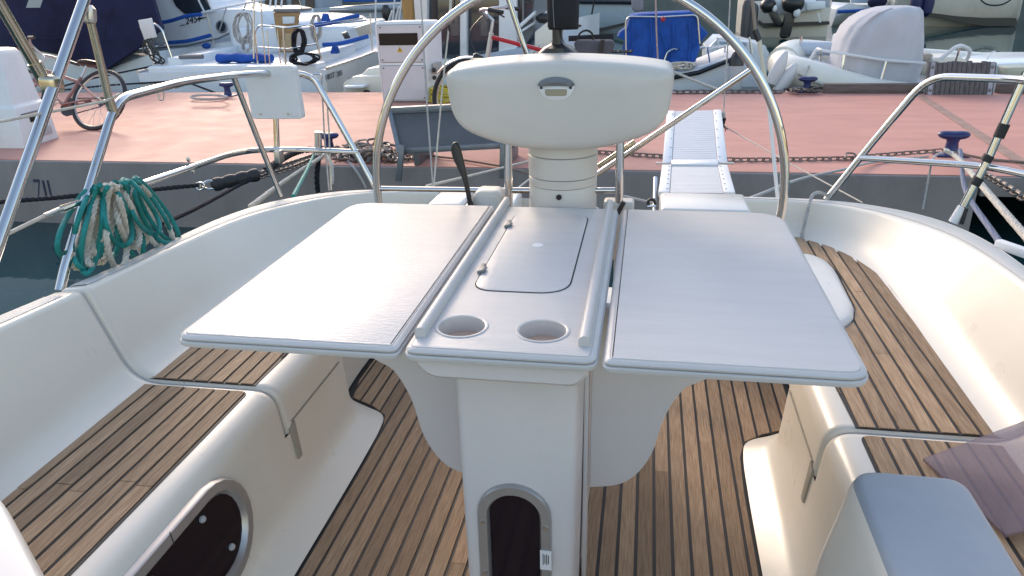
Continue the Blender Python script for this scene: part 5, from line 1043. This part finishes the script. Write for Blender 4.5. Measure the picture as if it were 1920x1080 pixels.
# rowing boats and clutter behind, seen between the wheel spokes
cl = thing('white_dinghy', 'white dinghy with seats and metal fittings behind the wheel rim at right', 'boat', PY(1400, 120, 17)); hull('hull', [(1325, 92), (1345, 70), (1370, 72), (1405, 78), (1438, 84), (1442, 100)], 16.5, 1.4, bw, cl)
for k in range(5): bt('fitting', [(1345+k*20, 70), (1350+k*20, 100)], 16.4, .02, dullsteel if k % 2 else tubew, cl)
pz_('seat', [(1345, 78), (1400, 80), (1400, 86), (1345, 85)], 16.42, .3, mat('pale_blue_seat', (.30, .38, .46), .5), cl)

# --- outboard boats, upper right centre
ou = thing('outboard_boat', 'white open boat with raised black outboard engines at the top right', 'boat', PY(1480, 50, 31)); hull('hull', [(1405, 2), (1430, 22), (1470, 28), (1520, 20), (1556, 12), (1562, -10)], 30.5, 4, bwarm, ou, rake=.2)
pz_('dark_band', [(1424, 38), (1432, 44), (1555, 40), (1556, 46), (1432, 52), (1422, 44)], 30.3, .2, stripe, ou); pz_('transom_well', [(1452, -5), (1530, -8), (1530, 20), (1455, 26)], 30.2, .25, bw, ou, .03)
def outboard(px_, py_, s_, tilt, nm):
    e = thing('outboard_engine', nm, 'outboard engine', PY(px_, py_+30, 29.8), 'black outboard engines'); c = PY(px_, py_, 29.7); M_ = Matrix.Rotation(tilt, 3, 'Y')
    MB().ell(c, (.38*s_, .42*s_, .34*s_), 16, 10, M_).build('cowl', blackp, e); MB().box(c+M_@Vector((0, 0, -.62*s_)), (.34*s_, .3*s_, .9*s_), M=M_).build('leg', blackp, e, bevel=.05); MB().ell(c+M_@Vector((0, .1, -1.05*s_)), (.16*s_, .35*s_, .10*s_)).build('gearcase', blackp, e)
    MB().ell(c+M_@Vector((.16*s_, -.25*s_, -.28*s_)), (.12*s_, .1*s_, .16*s_)).build('bracket', tubew, e)
outboard(1440, 10, .75, -.6, 'smaller tilted black outboard engine on the white open boat'); outboard(1487, 6, 1.05, .15, 'larger upright black outboard engine on the white open boat')
for a, b, nm in ((1399, 36, 'dark grey hanging fender at the left bow of the open boat, left one'), (1411, 44, 'dark grey hanging fender at the left bow of the open boat, right one')):
    p = PY(a, b, 29.5); tag(MB().lathe([(.03, -.75), (.15, -.62), (.17, -.3), (.17, .45), (.13, .62), (.03, .7)], p, n=14).build('hanging_fender', mat('fender_dark', (.07, .065, .07), .5)), nm, 'fender', 'fenders')
pz_('ladder', [(1532, 24), (1536, 24), (1540, 42), (1536, 42)], 30.0, .05, tubew, ou); pz_('seat_box', [(1512, 4), (1548, 2), (1548, 16), (1512, 20)], 30.1, .4, bw, ou, .03)
sbt = thing('blue_white_speedboat', 'small white and blue speedboat behind the grey console cover', 'boat', PY(1615, 40, 37)); hull('hull', [(1568, 16), (1590, 6), (1620, 9), (1655, 13), (1690, 8)], 36.5, 3, bw, sbt, rake=.9); bt('trim', [(1570, 22, 36.3), (1620, 20, 36.3), (1670, 20, 36.3)], 36, .07, blue, sbt); pz_('windscreen', [(1590, -20), (1650, -20), (1650, 6), (1596, 6)], 37, .1, mat('pale_glass', (.32, .40, .48), .1), sbt); MB().ell(PY(1645, 3, 36), (.4, .3, .27)).build('cushion', navy, sbt)

# --- inflatable with the grey console cover
rb2 = thing('inflatable_boat', 'cream inflatable boat with a grey cloth covered console at the right', 'boat', PY(1620, 165, 12.5))
MB().tube([PY(1468, 120, 12.6), PY(1480, 132, 12.0), PY(1510, 142, 11.75), PY(1570, 160, 11.65), PY(1640, 178, 11.6), PY(1740, 190, 11.6), PY(1830, 194, 11.6)], .23, 18, sm=5).build('tube', bwarm, rb2, ang=60)
MB().tube([PY(1468, 118, 12.6), PY(1490, 104, 13.2), PY(1560, 108, 13.5), PY(1660, 116, 13.5), PY(1830, 128, 13.5)], .25, 18, sm=5).build('tube', bwarm, rb2, ang=60)
pz_('floor', [(1484, 112), (1530, 117), (1580, 130), (1650, 152), (1720, 160), (1830, 163), (1830, 200), (1484, 200)], 11.85, 1.5, bw, rb2, .04); bt('rub_rope', [(1473, 114, 12.2), (1500, 140, 11.55), (1560, 166, 11.38)], 12, .018, ropeg, rb2, sm=4)
cols = [(1566, 1706, 160, .6), (1561, 1717, 120, .6), (1564, 1719, 95, .58), (1571, 1721, 70, .56), (1583, 1722, 48, .52), (1600, 1722, 32, .48), (1622, 1721, 20, .44), (1648, 1716, 13, .36), (1662, 1706, 11, .22)]
rows = []
for xl, xr, py_, dep in cols:
    a, b = PY(xl, py_, 12.35), PY(xr, py_, 12.35); c = (a+b)/2; rx = (b-a).length/2
    rows.append([c+Vector((math.copysign(abs(math.cos(t))**.5, math.cos(t))*rx*(1+.02*math.sin(7*t+py_*.05)), math.copysign(abs(math.sin(t))**.5, math.sin(t))*dep*(1+.07*math.sin(11*t+py_*.035)), 0)) for t in [2*math.pi*k/48 for k in range(48)]])
MB().loft(rows, cv=True, cap=True).build('console_cover', gcloth, rb2, ang=50)
bol = [(1500, 90), (1562, 90)]; MB().tube([PY(1501, 91, 13.0), PY(1564, 91, 12.9)], .105, 16).build('bolster', mat('pale_blue_vinyl', (.50, .55, .62), .4), rb2); MB().tube([PY(1500, 112, 13.0), PY(1502, 68, 13.0)], .025, 8).build('bolster_post', steel, rb2); MB().box(PY(1566, 90, 12.85), (.10, .2, .42)).build('bolster_end', bw, rb2, bevel=.03)
bt('side_rail', [(1516, 116, 12.3), (1532, 91, 12.2), (1540, 94, 12.0), (1600, 104, 11.75), (1660, 113, 11.7), (1735, 119, 11.65)], 12, .022, tubew, rb2, rad=.05); bt('rail_post', [(1582, 103, 11.75), (1578, 136, 11.72)], 11.7, .018, steel, rb2); bt('rail_post', [(1661, 114, 11.7), (1650, 153, 11.65)], 11.7, .018, steel, rb2); bt('rail_post', [(1538, 94, 12.0), (1538, 116, 12.0)], 12, .016, steel, rb2)
bt('stern_arch', [(1765, 110, 12.2), (1797, 83, 12.2), (1822, 94, 12.4), (1810, 116, 12.6)], 12.3, .03, tubew, rb2, rad=.2); bt('arch_stay', [(1800, 88, 12.3), (1792, 115, 12.3)], 12.3, .016, steel, rb2); pz_('stern_seat', [(1715, 102), (1750, 101), (1752, 113), (1715, 115)], 12.6, .5, mat('beige_seat', (.42, .34, .27), .6), rb2, .03); pz_('stern_deck', [(1748, 108), (1800, 106), (1822, 118), (1822, 128), (1748, 122)], 12.5, .6, bwarm, rb2, .03)
for a, b, an, nm in ((1458, 131, .35, 'white teardrop fender at the bow of the inflatable, upper one'), (1472, 151, .5, 'white teardrop fender at the bow of the inflatable, lower one')):
    p = PY(a, b, 11.5); ax = Vector((math.sin(an)*1.0, 0, math.cos(an))); tag(MB().lathe([(.02, -.24), (.08, -.2), (.095, -.05), (.09, .10), (.05, .22), (.02, .27)], p, ax, 14).build('fender', mat('white_fender', (.62, .62, .63), .45)), nm, 'fender', 'fenders')
tag(rope_mb([PY(1530, 100, 11.9), PY(1520, 118, 11.7), PY(1512, 135, 11.4), PZ(1510, 150, ZD+.15)], .02).build('mooring_rope', ropeg), 'grey mooring rope from the inflatable bow to the bollard', 'rope')
mbx = MB(); rn = random.Random(21)
for k in range(40): 
    c = PZ(1512+rn.uniform(-36, 34), 166+rn.uniform(-3, 5), ZD+.03+.05*rn.random()); mbx.tube([c+Matrix.Rotation(rn.random()*6, 3, 'Z')@Vector((math.cos(t)*.05, math.sin(t)*.035, 0)) for t in [2*math.pi*j/10 for j in range(10)]], .012, 5, closed=True)
tag(mbx.build('chain_heap', chaing), 'dark chain heap around the bollard in front of the inflatable', 'chain')
# --- big cream hull at the upper right and a stern at the right edge
bh = thing('cream_hull_yacht', 'large cream yacht hull with dark waterline stripe reflected at the upper right', 'boat', PY(1820, 45, 35))
hull('hull', [(1690, -60), (1760, -60), (1860, -60), (1925, -60), (1922, -20), (1912, 30)], 35, 7, bwarm, bh, rake=.6)
pz_('boot_stripe', [(1722, 22), (1760, 26), (1800, 31), (1850, 34), (1905, 34), (1908, 48), (1850, 49), (1800, 42), (1760, 33), (1722, 27)], 34.9, .3, stripe, bh)
for a in (1719, 1740): tag(MB().lathe([(.02, -.55), (.2, -.40), (.24, -.1), (.24, .9), (.1, 1.1)], PY(a, 4, 34.2), n=14).build('navy_fender', mat('navy_fender', (.015, .02, .09), .5)), ('navy blue fender on the cream hull, left one' if a < 1730 else 'navy blue fender on the cream hull, right one'), 'fender', 'fenders')
bt('hull_line', [(1830, -10, 34.7), (1850, 8, 34.7), (1880, 8, 34.7), (1905, -8, 34.7)], 34.7, .03, ropek, bh, sm=5, n=5); pz_('superstructure', [(1740, -160), (1900, -160), (1910, -60), (1720, -60)], 37, 3, bw, bh, .1)
rs = thing('stern_boat', 'low white boat showing behind the timber board at the right frame edge', 'boat', PY(1890, 165, 12.5)); hull('hull', [(1855, 120), (1890, 118), (1960, 116), (2050, 116)], 12.2, 1.6, bw, rs); pz_('teal_locker', [(1886, 127), (1910, 126), (1960, 126), (1960, 146), (1890, 148)], 11.9, .5, mat('pale_cream_locker', (.48, .48, .38), .5), rs, .02); bt('handrail', [(1850, 112, 12.6), (1858, 100, 12.6), (1866, 96, 12.6)], 12.6, .012, tubew, rs, sm=4)

# ---- unseen wooded shore inferred from dark water, raised to block low sky reflections
hillm = mat('wooded_hillside', (.06, .068, .055), .95, col2=(.15, .15, .13), vscale=.05, bump=.5, bscale=.2)
rows = []; rn = random.Random(2)
for i in range(61):
    a = -1.45+2.9*i/60; r_ = 260; h_ = 88+20*math.sin(i*.41)+10*math.sin(i*1.13+1)+rn.uniform(-2, 2)
    d = Vector((math.sin(a), math.cos(a), 0)); rows.append([d*r_+Vector((0, 0, ZW-1)), d*(r_+15)+Vector((0, 0, h_*.22)), d*(r_+70)+Vector((0, 0, h_*.7)), d*(r_+140)+Vector((0, 0, h_)), d*(r_+260)+Vector((0, 0, -1))])
struct(MB().loft(rows).build('unseen_hills', hillm, ang=60))

chain([PZ(1250, 173, ZD+.03), PZ(1330, 172, ZD+.03), PZ(1400, 171.5, ZD+.03), PZ(1470, 172, ZD+.03)], 'dark chain lying along the far dock edge right of the pod', size=2.0)
